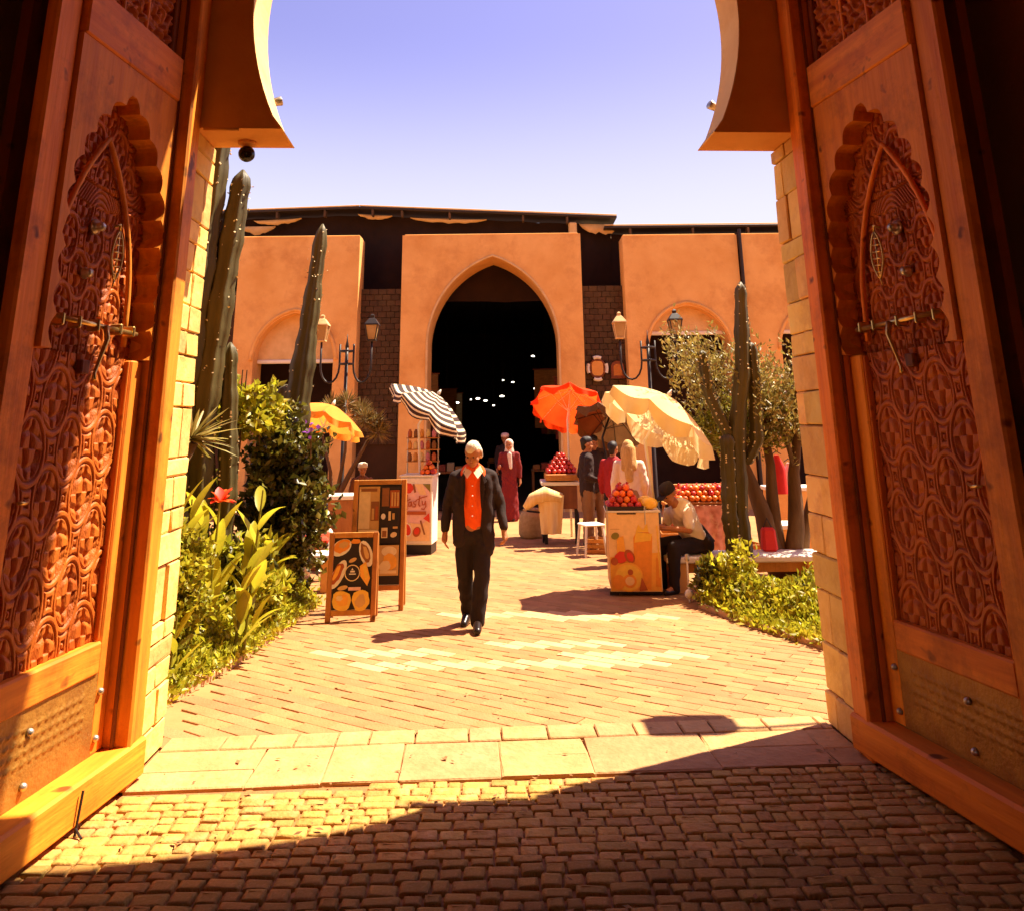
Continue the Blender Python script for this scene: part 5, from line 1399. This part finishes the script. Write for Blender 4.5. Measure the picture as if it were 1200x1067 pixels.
# planters behind the olive tree
def wall_bench(x, y, w_, h, lab):
    t = thing('planter_wall', lab, 'planter', gp(x, y)); MB().bb(-w_ / 2, w_ / 2, -.2, .2, 0, h, .01).build('wall', M['plaster'], t); MB().bb(-w_ / 2 - .03, w_ / 2 + .03, -.23, .23, h + .001, h + .06, .01).build('coping', M['white'], t)
wall_bench(4.3, 11.4, 1.6, .48, 'ochre planter wall with white coping behind the olive trunks')
wall_bench(4.6, 12.6, 1.5, .88, 'taller ochre planter wall with white coping further back at right')
def garment(x, y, z, mat, lab, w_=.18, h=.42):
    t = thing('hung_garment', lab, 'garment', (x, y, z)); n = 10; v = []; f = []
    for r_ in range(9):
        for i in range(n * 2):
            a = 2 * math.pi * i / (n * 2); q = r_ / 8; ww = w_ * (.25 + .75 * min(1, q * 3)) * (1 + .06 * math.sin(5 * a + q * 3)); v.append((ww * .5 * math.cos(a), .05 * math.sin(a) * (1 + q * .5), -h * q))
    m_ = n * 2
    for r_ in range(8):
        for i in range(m_): a = r_ * m_ + i; b = r_ * m_ + (i + 1) % m_; f.append((a, b, b + m_, a + m_))
    f.append(tuple(range(m_)))
    mobj('cloth', v, f, mat, t, True); MB().tube([(-.06, 0, .01), (0, 0, .05), (.06, 0, .01)], .006, 5).build('hanger', M['iron'], t)
garment(3.50, 10.9, gz(10.9) + 1.42, pm('red_cloth', (.75, .03, .02), (.6, .02, .015), rough=.8), 'red garment hanging among the olive branches', .2, .48)
garment(3.68, 11.0, gz(11) + 1.32, M['white'], 'white cloth hanging beside the red garment', .16, .36)
t = thing('red_bag', 'red bag on the bench below the forked cactus', 'bag', gp(2.98, 9.85, .386)); MB().box((0, 0, .13), (.18, .14, .26), .03, None, .85).build('bag_body', pm('red_bag_cloth', (.68, .03, .02), rough=.7), t); MB().tube([(-.05, 0, .25), (0, 0, .36), (.05, 0, .25)], .008, 6).build('bag_handle', M['iron'], t)

# crates, sacks and stools round the stalls
def crate(x, y, rz, dz, w_, d, h, lab, grp='market crates'):
    t = thing('wooden_crate', lab, 'crate', gp(x, y, dz), rz, grp)
    for k in range(3):
        z0 = h * (k / 3) + .008
        for sy in (-1, 1): MB().bb(-w_ / 2, w_ / 2, sy * d / 2 - .007, sy * d / 2 + .007, z0, z0 + h / 3 - .02, .002).build('slat', fr_m, t)
        for sx in (-1, 1): MB().bb(sx * w_ / 2 - .018 * (sx > 0) + .002, sx * w_ / 2 + .018 * (sx < 0) - .002, -d / 2 + .009, d / 2 - .009, z0, z0 + h / 3 - .02, .002).build('slat', fr_m, t)
    MB().bb(-w_ / 2 + .02, w_ / 2 - .02, -d / 2 + .009, d / 2 - .009, .0, .012).build('base', fr_m, t)
crate(2.15, 11.1, .1, 0, .42, .30, .24, 'lower wooden crate in front of the fruit stall')
crate(2.16, 11.1, -.08, .245, .42, .30, .24, 'upper wooden crate stacked in front of the fruit stall')
crate(1.95, 12.4, .4, 0, .40, .30, .22, 'wooden crate on the ground behind the blond woman')
crate(1.35, 12.9, -.3, 0, .40, .30, .22, 'wooden crate beside the man in brown trousers')
crate(-1.95, 12.6, .2, 0, .40, .30, .24, 'wooden crate left of the snack cart')
crate(3.25, 11.9, .2, 0, .45, .32, .24, 'wooden crate right of the fruit stall')
def sack(x, y, s_, mat, lab):
    t = thing('market_sack', lab, 'sack', gp(x, y), 0, 'sacks by the stalls')
    blob_pts = [(.17, 0), (.20, .06), (.215, .18), (.20, .32), (.15, .40), (.09, .43)]
    MB().lathe([(r_ * s_ * (1 + .04 * math.sin(i * 2)), z * s_) for i, (r_, z) in enumerate(blob_pts)], 16).build('bag', mat, t, True)
    MB().tube([(.12 * s_ * math.cos(a), .12 * s_ * math.sin(a), .425 * s_) for a in [2 * math.pi * i / 14 for i in range(15)]], .02 * s_, 6).build('rolled_rim', mat, t, True)
sk = pm('burlap', (.52, .33, .14), (.40, .23, .09), scale=20, rough=.95, bump=.4, bscale=80)
sack(1.55, 12.2, 1.0, sk, 'burlap sack beside the blond woman'); sack(.35, 14.9, 1.1, sk, 'burlap sack behind the pomegranate cart wheel'); sack(2.02, 13.4, 1.0, sk, 'burlap sack below the dark parasol')
def stool(x, y, lab, col):
    t = thing('plastic_stool', lab, 'stool', gp(x, y), .3, 'stools by the stalls'); m_ = pm('stool_' + col, {'red': (.62, .04, .02), 'white': (.8, .72, .6)}[col], rough=.45)
    MB().bb(-.16, .16, -.16, .16, .42, .45, .012).build('seat', m_, t)
    for a in (-1, 1):
        for b in (-1, 1): MB().tube([(a * .17, b * .17, 0), (a * .13, b * .13, .42)], [.018, .022], 6).build('leg', m_, t)
stool(1.18, 12.6, 'white plastic stool between the pomegranate cart and the crates', 'white'); stool(2.0, 11.6, 'red plastic stool beside the fruit stall', 'red')
# ------------------------------------------------------------------ people: capsule chains fused into one continuous surface
def blob(name, caps, mat, parent, voxel=.014, smooth_it=3, fold=0.0):
    """caps: (p0, p1, r0, r1[, (sx, sy, sz)]) tapered capsules, voxel-fused and smoothed"""
    q = MB()
    for c_ in caps:
        p0, p1, r0, r1 = Vector(c_[0]), Vector(c_[1]), c_[2], c_[3]
        d = p1 - p0; L_ = d.length
        prof = [(r0 * math.cos(a), -r0 * math.sin(a)) for a in (1.45, 1.1, .75, .4, .1)] + [(r1 * math.cos(a), L_ + r1 * math.sin(a)) for a in (.1, .4, .75, 1.1, 1.45)]
        rot = d.to_track_quat('Z', 'Y').to_matrix().to_4x4() if L_ > 1e-6 else Matrix.Identity(4)
        mt = Matrix.Translation(p0) @ rot
        if len(c_) > 4:
            mid = (p0 + p1) / 2; mt = Matrix.Translation(mid) @ Matrix.Diagonal((*c_[4], 1)) @ Matrix.Translation(-mid) @ mt
        q.lathe(prof, 14, mt)
    me = mesh_from(name, q.v, q.f, mat, True)
    o = bpy.data.objects.new(name, me); link(o)
    rm = o.modifiers.new('r', 'REMESH'); rm.mode = 'VOXEL'; rm.voxel_size = voxel; rm.use_smooth_shade = True
    sm = o.modifiers.new('s', 'SMOOTH'); sm.factor = .5; sm.iterations = smooth_it
    dg = bpy.context.evaluated_depsgraph_get(); ev = o.evaluated_get(dg)
    new = bpy.data.meshes.new_from_object(ev); o.modifiers.clear(); o.data = new; bpy.data.meshes.remove(me)
    new.name = name
    if fold > 0:
        nv = len(new.vertices); co = np.empty(nv * 3, np.float32); new.vertices.foreach_get('co', co); co = co.reshape(-1, 3)
        nn = np.empty(nv * 3, np.float32); new.vertices.foreach_get('normal', nn); nn = nn.reshape(-1, 3)
        x, y, z = co.T
        w_ = np.sin(38 * z + 21 * x + 5 * np.sin(9 * x + 7 * z)) * .5 + np.sin(61 * x - 17 * z + 4 * np.sin(13 * z)) * .35 + np.sin(23 * (x + y) + 30 * z) * .4
        co = co + nn * (fold * (np.abs(w_) ** 1.3 * np.sign(w_)))[:, None]
        new.vertices.foreach_set('co', co.astype(np.float32).ravel()); new.update()
    if not new.materials: new.materials.append(mat)
    if parent is not None: o.parent = parent
    return o
def cl(name, c1, c2=None, rough=.85): return pm('cloth_' + name, c1, c2, scale=14, rough=rough, bump=.25, bscale=30, stretch=(1, 1, .5))
SKIN = pm('skin', (.42, .17, .07), (.36, .135, .05), scale=10, rough=.55)
SKIN_L = pm('skin_light', (.58, .30, .16), (.5, .24, .12), scale=10, rough=.55)
EYE_M = pm('eye_dark', (.02, .012, .01), rough=.3)
LIP = pm('lip', (.36, .11, .06), rough=.5)
HAIRW = pm('grey_hair', (.72, .62, .46), (.58, .48, .34), scale=30, rough=.8, bump=.5, bscale=60)
HAIRB = pm('blond_hair', (.70, .42, .14), (.5, .27, .07), scale=20, rough=.6, bump=.5, bscale=50, stretch=(4, 4, .6))
HAIRK = pm('black_hair', (.02, .012, .008), rough=.6)

def hand(base, d, side, curl=.5, s=1.0, palm_n=None):
    """palm, four unequal fingers with a knuckle bend, and a thumb from the side of the palm"""
    b = Vector(base); d = Vector(d).normalized(); n_ = Vector(palm_n or (0, -1, 0)); n_ = (n_ - d * n_.dot(d)).normalized(); w_ = d.cross(n_).normalized() * side
    caps = [(b, b + d * .075 * s, .026 * s, .030 * s, )]
    k0 = b + d * .085 * s
    for i, L_ in enumerate((.070, .080, .074, .056)):
        r0 = k0 + w_ * (.030 - .020 * i) * s; m = r0 + (d * math.cos(curl * .6) + n_ * -math.sin(curl * .6)) * L_ * .55 * s; e = m + (d * math.cos(curl * 1.7) - n_ * math.sin(curl * 1.7)) * L_ * .5 * s
        caps += [(r0, m, .0095 * s, .0085 * s), (m, e, .0085 * s, .007 * s)]
    tb = b + d * .02 * s + w_ * .026 * s; tm = tb + (d * .7 + w_ * .6).normalized() * .045 * s; te = tm + (d * .95 - n_ * .25).normalized() * .032 * s
    caps += [(tb, tm, .013 * s, .011 * s), (tm, te, .011 * s, .009 * s)]
    return caps
def head_caps(c_, fwd=(0, -1, 0), s=1.0):
    """skull, jaw, nose, brow, chin, ears; c_ centre of the skull"""
    c_ = Vector(c_); f = Vector(fwd).normalized(); up = Vector((0, 0, 1)); up = (up - f * up.dot(f)).normalized(); sd_ = f.cross(up).normalized()
    P = lambda a, b, z: c_ + sd_ * a * s + f * b * s + up * z * s
    k = [(P(0, -.012, .025), P(0, .012, .03), .082 * s, .078 * s), (P(0, .03, -.03), P(0, .045, -.075), .060 * s, .042 * s), (P(-.03, .05, -.035), P(.03, .05, -.035), .040 * s, .040 * s),
         (P(0, .082, .012), P(0, .103, -.028), .009 * s, .015 * s), (P(-.032, .078, .022), P(.032, .078, .022), .012 * s, .012 * s), (P(0, .072, -.088), P(0, .074, -.09), .022 * s, .022 * s)]
    for q in (-1, 1): k.append((P(q * .080, -.008, .012), P(q * .083, -.012, -.025), .014 * s, .010 * s))
    return k, P, f
def face(par, P, s, mouth=LIP):
    for q in (-1, 1): MB().ball(P(q * .030, .083, .004), .0085 * s, 8, 6).build('eye', EYE_M, par, True)
    MB().ball(P(0, .089, -.055), .019 * s, 10, 6, (1, .35, .32)).build('mouth', mouth, par, True)

# --- the walking man
def walking_man():
    t = thing('person', 'elderly man in dark jacket and orange shirt walking towards the gate', 'person', gp(-.37, 8.08))
    hc = Vector((.005, -.07, 1.535)); hk, P, f = head_caps(hc, (-.30, -.85, -.42), .98)
    LS, RS = Vector((-.172, .0, 1.318)), Vector((.172, .01, 1.318))           # shoulders (image left, image right)
    LE, LW = Vector((-.250, .03, 1.06)), Vector((-.265, -.02, .835)); RE, RW = Vector((.262, .02, 1.06)), Vector((.292, -.07, .85))
    LH, RH = Vector((-.085, .0, .84)), Vector((.085, .0, .84)); LK, LA = Vector((-.075, -.02, .46)), Vector((-.055, .16, .10)); RK, RA = Vector((.085, -.10, .46)), Vector((.045, -.14, .085))
    body = hk + [((0, .01, 1.36), (0, -.035, 1.46), .058, .055), ((0, .01, 1.30), (0, .0, .95), .13, .12, (1.2, .75, 1)), (LS, RS, .040, .040), (LS, LE, .040, .038), (LE, LW, .038, .028), (RS, RE, .040, .038), (RE, RW, .040, .028),
                 ((0, 0, .92), (0, 0, .84), .13, .13, (1.15, .8, 1)), (LH, LK, .075, .052), (LK, LA, .05, .036), (RH, RK, .075, .052), (RK, RA, .05, .036), (LA, LA + Vector((-.01, -.10, -.07)), .035, .03), (RA, RA + Vector((.0, -.13, -.045)), .035, .03)]
    body += hand(LW, LW - LE + Vector((0, -.02, -.05)), 1, .55, 1.0, (-1, 0, 0)) + hand(RW, RW - RE + Vector((.02, 0, -.05)), -1, .9, 1.0, (1, 0, 0))
    b = blob('body', body, SKIN, t, .0085, 2)
    face(b, P, .98)
    # hair: cap over crown, sides and nape
    u = (Vector((0, 0, 1)) - f * f.z).normalized(); s_ = f.cross(u)
    hair = [(hc - f * .022 + u * .045, hc + f * .020 + u * .055, .0765, .068), (hc - f * .045 + u * .0, hc - f * .045 - u * .045, .060, .045)]
    for q in (-1, 1): hair.append((hc + s_ * q * .054 - f * .02 + u * .02, hc + s_ * q * .058 - f * .035 - u * .04, .034, .022))
    blob('hair', hair, HAIRW, t, .007, 2, .0045)
    # shirt with collar
    shirt = blob('shirt', [((0, -.015, 1.33), (0, -.022, .90), .128, .112, (1.05, .80, 1)), ((0, -.03, 1.36), (0, -.035, 1.375), .075, .068)], cl('orange_shirt', (.90, .12, .012), (.78, .085, .008)), t, .011, 3, .004)
    col = MB()
    for q in (-1, 1):
        v = [(q * .008, -.118, 1.375), (q * .070, -.060, 1.425), (q * .098, -.078, 1.375), (q * .050, -.150, 1.318)]; v += [(x, y - .010, z - .004) for x, y, z in v]
        col.add(v, [(0, 1, 2, 3), (7, 6, 5, 4), (0, 4, 5, 1), (1, 5, 6, 2), (2, 6, 7, 3), (3, 7, 4, 0)])
    col.tube([(.066 * math.cos(a), -.015 + .055 * math.sin(a), 1.405 + .012 * math.sin(a)) for a in [math.pi * i / 12 for i in range(13)]], .018, 6)
    col.build('collar', cl('pale_collar', (.88, .62, .36)), shirt, False)
    for z in (1.25, 1.16, 1.07, .98): MB().ball((.0, -.155, z), .007, 8, 5).build('button', M['white'], shirt)
    # jacket: two open halves, back, sleeves
    JK = cl('dark_jacket', (.030, .014, .010), (.020, .010, .007))
    jac = [((0, .03, 1.39), LS, .045, .064), ((0, .03, 1.39), RS, .045, .064), ((-.122, -.012, 1.29), (-.120, -.040, .76), .070, .078, (1, 1.05, 1)), ((.128, -.012, 1.29), (.128, -.040, .68), .070, .080, (1, 1.05, 1)), ((0, .075, 1.30), (0, .085, .76), .10, .10, (1.4, .55, 1)), (LS + Vector((.02, 0, .0)), RS + Vector((-.02, 0, 0)), .058, .058),
           (LS, LE, .064, .054), (LE, LW + Vector((0, 0, .02)), .052, .043), (RS, RE, .064, .054), (RE, RW + Vector((0, 0, .02)), .053, .043), ((-.07, .05, 1.375), (.07, .05, 1.375), .045, .045)]
    j = blob('jacket', jac, JK, t, .010, 3, .0055)
    lap = MB()
    for q in (-1, 1):
        v = [(q * .078, -.085, 1.385), (q * .138, -.100, 1.285), (q * .112, -.112, 1.265), (q * .118, -.118, 1.22), (q * .082, -.128, 1.03), (q * .068, -.118, 1.25)]; v += [(x, y - .012, z) for x, y, z in v]
        lap.add(v, [(0, 1, 2, 3, 4, 5), (11, 10, 9, 8, 7, 6)] + [(i, i + 6, (i + 1) % 6 + 6, (i + 1) % 6) for i in range(6)])
    lap.build('lapel', JK, j)
    TR = cl('dark_trousers', (.022, .011, .008), (.015, .008, .006))
    blob('trousers', [((-.06, -.010, .80), (.06, -.010, .80), .105, .105, (1, 1.0, 1)), (LH, LK, .100, .078), (LK, LA + Vector((0, 0, -.0)), .076, .068), (RH, RK, .100, .078), (RK, RA, .078, .070)], TR, t, .011, 3, .0065)
    SH = pm('black_leather', (.02, .010, .007), rough=.3)
    for A, d in ((LA, Vector((-.03, -.17, -.075))), (RA, Vector((.01, -.20, -.045)))):
        blob('shoe', [(A + Vector((0, .03, -.045)), A + d * .6 + Vector((0, 0, -.01)), .042, .042), (A + d * .5, A + d, .042, .034)], SH, t, .010, 2)
walking_man()

def dressed(label, loc, rz, h, top, bottom, hair, skin=SKIN, skirt=False, scarf=None, scale=1.0, hat=None, arms=None, long_hair=False, group=None):
    """standing figure in local axes facing -y"""
    t = thing('person', label, 'person', loc, rz, group); k = h / 1.66
    V = lambda x, y, z: Vector((x * k, y * k, z * k))
    hc = V(0, -.02, 1.545); hk, P, f = head_caps(hc, (0, -1, -.12), k * .98)
    LS, RS = V(-.165, 0, 1.33), V(.165, 0, 1.33)
    (le, lw, re, rw) = arms or ((-.22, .02, 1.07), (-.20, -.10, .87), (.22, .02, 1.07), (.23, -.04, .84))
    LE, LW, RE, RW = V(*le), V(*lw), V(*re), V(*rw)
    LH, RH, LK, RK, LA, RA = V(-.08, 0, .84), V(.08, 0, .84), V(-.085, -.01, .46), V(.09, -.02, .46), V(-.09, .02, .07), V(.095, .0, .07)
    body = hk + [(V(0, 0, 1.36), V(0, -.01, 1.47), .05 * k, .05 * k), (V(0, 0, 1.28), V(0, 0, .95), .12 * k, .115 * k, (1.2, .75, 1)), (LS, RS, .052 * k, .052 * k), (LS, LE, .045 * k, .038 * k), (LE, LW, .036 * k, .026 * k), (RS, RE, .045 * k, .038 * k), (RE, RW, .036 * k, .026 * k),
                 (V(0, 0, .92), V(0, 0, .84), .125 * k, .125 * k, (1.15, .8, 1)), (LH, LK, .07 * k, .05 * k), (LK, LA, .048 * k, .034 * k), (RH, RK, .07 * k, .05 * k), (RK, RA, .048 * k, .034 * k), (LA, LA + V(0, -.11, -.035), .034 * k, .028 * k), (RA, RA + V(0, -.11, -.035), .034 * k, .028 * k)]
    body += hand(LW, LW - LE, 1, .5, k, (-1, 0, 0)) + hand(RW, RW - RE, -1, .5, k, (1, 0, 0))
    b = blob('body', body, skin, t, .0105, 2); face(b, P, k)
    blob('top', [(V(0, -.005, 1.30), V(0, -.005, .86), .140 * k, .150 * k, (1.18, .82, 1)), (LS, RS, .062 * k, .062 * k), (LS, LE, .066 * k, .056 * k), (LE, LE.lerp(LW, .85), .054 * k, .042 * k), (RS, RE, .066 * k, .056 * k), (RE, RE.lerp(RW, .85), .054 * k, .042 * k)], top, t, .013, 3, .006)
    if skirt: blob('skirt', [(V(0, 0, .95), V(0, 0, .10), .15 * k, .20 * k, (1.05, .85, 1)), (V(-.09, 0, .2), V(-.1, 0, .08), .10 * k, .11 * k), (V(.09, 0, .2), V(.1, 0, .08), .10 * k, .11 * k)], bottom, t, .014, 3, .008)
    else: blob('trousers', [(V(0, 0, .98), V(0, 0, .86), .135 * k, .14 * k, (1.12, .8, 1)), (LH, LK, .095 * k, .075 * k), (LK, LA, .073 * k, .062 * k), (RH, RK, .095 * k, .075 * k), (RK, RA, .073 * k, .062 * k)], bottom, t, .013, 3, .007)
    SH = pm('black_leather', (.02, .010, .007), rough=.3)
    for A in (LA, RA): blob('shoe', [(A + V(0, .03, -.03), A + V(0, -.12, -.035), .037 * k, .034 * k)], SH, t, .011, 2)
    if scarf: blob('headscarf', [(hc + V(0, .018, .025), hc + V(0, .022, -.03), .098 * k, .092 * k), (hc + V(0, .02, -.08), V(0, .01, 1.33), .085 * k, .12 * k, (1.1, .9, 1)), (V(.02, -.10, 1.34), V(.05, -.13, 1.08), .055 * k, .035 * k, (1, .6, 1))], scarf, t, .011, 2)
    elif hair is not None:
        hp = [(hc + V(0, .02, .045), hc + V(0, -.015, .055), .085 * k, .078 * k), (hc + V(0, .045, 0), hc + V(0, .045, -.05), .062 * k, .045 * k)]
        if long_hair: hp += [(hc + V(0, .05, .0), V(0, .12, 1.15), .085 * k, .055 * k, (1.1, .8, 1)), (hc + V(.07, .03, 0), V(.08, .08, 1.28), .04 * k, .035 * k), (hc + V(-.07, .03, 0), V(-.08, .08, 1.28), .04 * k, .035 * k)]
        blob('hair', hp, hair, t, .011, 2, .005)
    if hat is not None:
        MB().lathe([(.098 * k, .035 * k), (.100 * k, .065 * k), (.090 * k, .115 * k), (.05 * k, .135 * k), (.01 * k, .14 * k)], 18, Matrix.Translation(hc)).build('hat', hat, t, True)
    return t
dressed('woman in long dark red dress and white headscarf before the dark archway', gp(-.04, 18.0), R(-8), 1.66, cl('maroon_top', (.20, .018, .014), (.14, .012, .010)), cl('maroon_skirt', (.20, .012, .010), (.14, .008, .008)), None, SKIN, True, cl('white_scarf', (.75, .62, .50), (.6, .45, .34)), arms=((-.22, .02, 1.08), (-.20, -.14, 1.10), (.22, .02, 1.07), (.235, -.02, .84)))
dressed('dark figure in a pale cap standing inside the archway', gp(-.15, 21.4), 0, 1.80, cl('dark_robe', (.03, .014, .012)), cl('dark_robe'  , (.03, .014, .012)), HAIRK, SKIN, True, hat=cl('pale_cap', (.85, .62, .55)))
dressed('blond woman in a white top at the stall, seen from behind', gp(1.66, 11.7), R(172), 1.62, cl('white_top', (.84, .66, .50), (.78, .55, .40)), cl('tan_skirt', (.4, .2, .08)), HAIRB, SKIN_L, True, long_hair=True)
dressed('man in dark jacket and brown trousers standing by the pomegranate cart', gp(1.22, 13.5), R(100), 1.68, cl('dark_coat', (.035, .016, .012)), cl('brown_trousers', (.26, .13, .05), (.2, .09, .035)), HAIRK, SKIN, False, arms=((-.2, .05, 1.07), (-.16, -.2, .98), (.2, .05, 1.07), (.16, -.22, .98)))
dressed('person in a red top behind the dark parasol', gp(1.62, 13.2), R(150), 1.6, cl('red_top', (.38, .02, .02), (.28, .012, .012)), cl('dark_trousers', (.022, .011, .008)), HAIRK, SKIN)
dressed('vendor in dark clothes behind the orange parasol cart', gp(1.45, 14.6), R(20), 1.7, cl('dark_coat', (.035, .016, .012)), cl('brown_trousers', (.26, .13, .05)), HAIRK, SKIN, arms=((-.22, .0, 1.07), (-.14, -.22, 1.0), (.22, .0, 1.07), (.14, -.22, 1.0)))
dressed('vendor in dark clothes with a white cap behind the tall menu board', gp(-2.40, 13.4), R(20), 1.32, cl('brown_shirt', (.22, .08, .03)), cl('brown_trousers', (.26, .13, .05)), HAIRK, SKIN, hat=cl('white_cap', (.85, .72, .52)))
# --- seated figures
def seated(label, loc, rz, top, bottom, seat_z, lean=.35, cap=None, hair=HAIRK, strap=None, skin=SKIN, head_down=.5, group=None):
    t = thing('person', label, 'person', loc, rz, group); z0 = seat_z
    hip = Vector((0, .0, z0 + .10)); ch = Vector((0, -.42 * math.sin(lean), z0 + .10 + .42 * math.cos(lean))); nk = ch + Vector((0, -.05, .08)); hc = nk + Vector((0, -.085, .12))
    hk, P, f = head_caps(hc, (0, -1, -head_down), .98)
    LS, RS = ch + Vector((-.17, -.01, -.01)), ch + Vector((.17, -.01, -.01)); LE, RE = Vector((-.21, ch.y - .05, z0 + .28)), Vector((.21, ch.y - .05, z0 + .28)); LW, RW = Vector((-.08, ch.y - .24, z0 + .30)), Vector((.07, ch.y - .25, z0 + .30))
    LK, RK = Vector((-.13, -.44, z0 + .10)), Vector((.13, -.44, z0 + .10)); LA, RA = Vector((-.13, -.40, .08)), Vector((.13, -.46, .08))
    body = hk + [(ch, nk + Vector((0, -.03, .03)), .06, .052), (hip, ch, .125, .125, (1.2, .85, 1)), (LS, RS, .055, .055), (LS, LE, .048, .04), (LE, LW, .038, .027), (RS, RE, .048, .04), (RE, RW, .038, .027), (hip + Vector((-.09, 0, 0)), LK, .08, .055), (LK, LA, .05, .036), (hip + Vector((.09, 0, 0)), RK, .08, .055), (RK, RA, .05, .036), (LA, LA + Vector((0, -.12, -.04)), .034, .028), (RA, RA + Vector((0, -.12, -.04)), .034, .028)]
    body += hand(LW, LW - LE, 1, .8, 1, (0, 0, 1)) + hand(RW, RW - RE, -1, .8, 1, (0, 0, 1))
    b = blob('body', body, skin, t, .0105, 2); face(b, P, .98)
    blob('shirt', [(hip + Vector((0, .01, 0)), ch + Vector((0, .015, 0)), .148, .150, (1.18, .85, 1)), (LS, RS, .068, .068), (LS, LS.lerp(LE, .7), .07, .062), (RS, RS.lerp(RE, .7), .07, .062)], top, t, .013, 3, .006)
    blob('trousers', [(hip + Vector((-.1, .03, -.0)), hip + Vector((.1, .03, 0)), .115, .115), (hip + Vector((-.09, 0, 0)), LK, .10, .078), (LK, LA, .076, .06), (hip + Vector((.09, 0, 0)), RK, .10, .078), (RK, RA, .076, .06)], bottom, t, .013, 3, .007)
    for A in (LA, RA): blob('shoe', [(A + Vector((0, .03, -.035)), A + Vector((0, -.13, -.045)), .036, .033)], pm('black_leather', (.02, .010, .007), rough=.3), t, .011, 2)
    if hair is not None: blob('hair', [(hc + Vector((0, .03, .035)), hc + Vector((0, -.01, .05)), .086, .078)], hair, t, .011, 2)
    if cap is not None:
        up = (Vector((0, 0, 1)) - f * f.z).normalized(); mt = Matrix.Translation(hc) @ up.to_track_quat('Z', 'Y').to_matrix().to_4x4()
        MB().lathe([(.098, .035), (.100, .06), (.088, .11), (.05, .13), (.01, .135)], 18, mt).build('cap', cap, t, True)
        s_ = f.cross(up); q = MB(); c0 = hc + up * .045 + f * .06
        q.add([c0 + s_ * .075, c0 + s_ * .06 + f * .09 - up * .012, c0 + f * .115 - up * .015, c0 - s_ * .06 + f * .09 - up * .012, c0 - s_ * .075, c0 + s_ * .075 + up * .01, c0 - s_ * .075 + up * .01], [(0, 1, 2, 3, 4), (5, 6, 4, 3, 2, 1, 0)]); q.build('cap_peak', cap, t)
    if strap is not None:
        dv = ch - hip
        MB().tube([ch + Vector((-.13, -.10, .05)), ch + Vector((-.11, .03, .085)), ch + Vector((-.02, .125, -.02)), hip + dv * .5 + Vector((.07, .155, 0)), hip + Vector((.14, .14, .02))], .018, 8).build('strap', strap, t, True)
    return t
seated('man in dark cap and pale shirt hunched on the bench, strap across his back', gp(2.14, 9.85), R(-62), cl('pale_shirt', (.84, .72, .55), (.76, .62, .44)), cl('dark_trousers', (.022, .011, .008)), .385, .55, pm('dark_cap', (.025, .014, .012), rough=.8), None, M['iron'], head_down=.7)
seated('person in a pale pink top seated at the cafe behind the left plants', gp(-2.72, 11.0), R(40), cl('pink_top', (.82, .52, .40), (.72, .42, .3)), cl('white_trousers', (.8, .68, .5)), .45, .1, None, HAIRK, None, SKIN_L, .1)
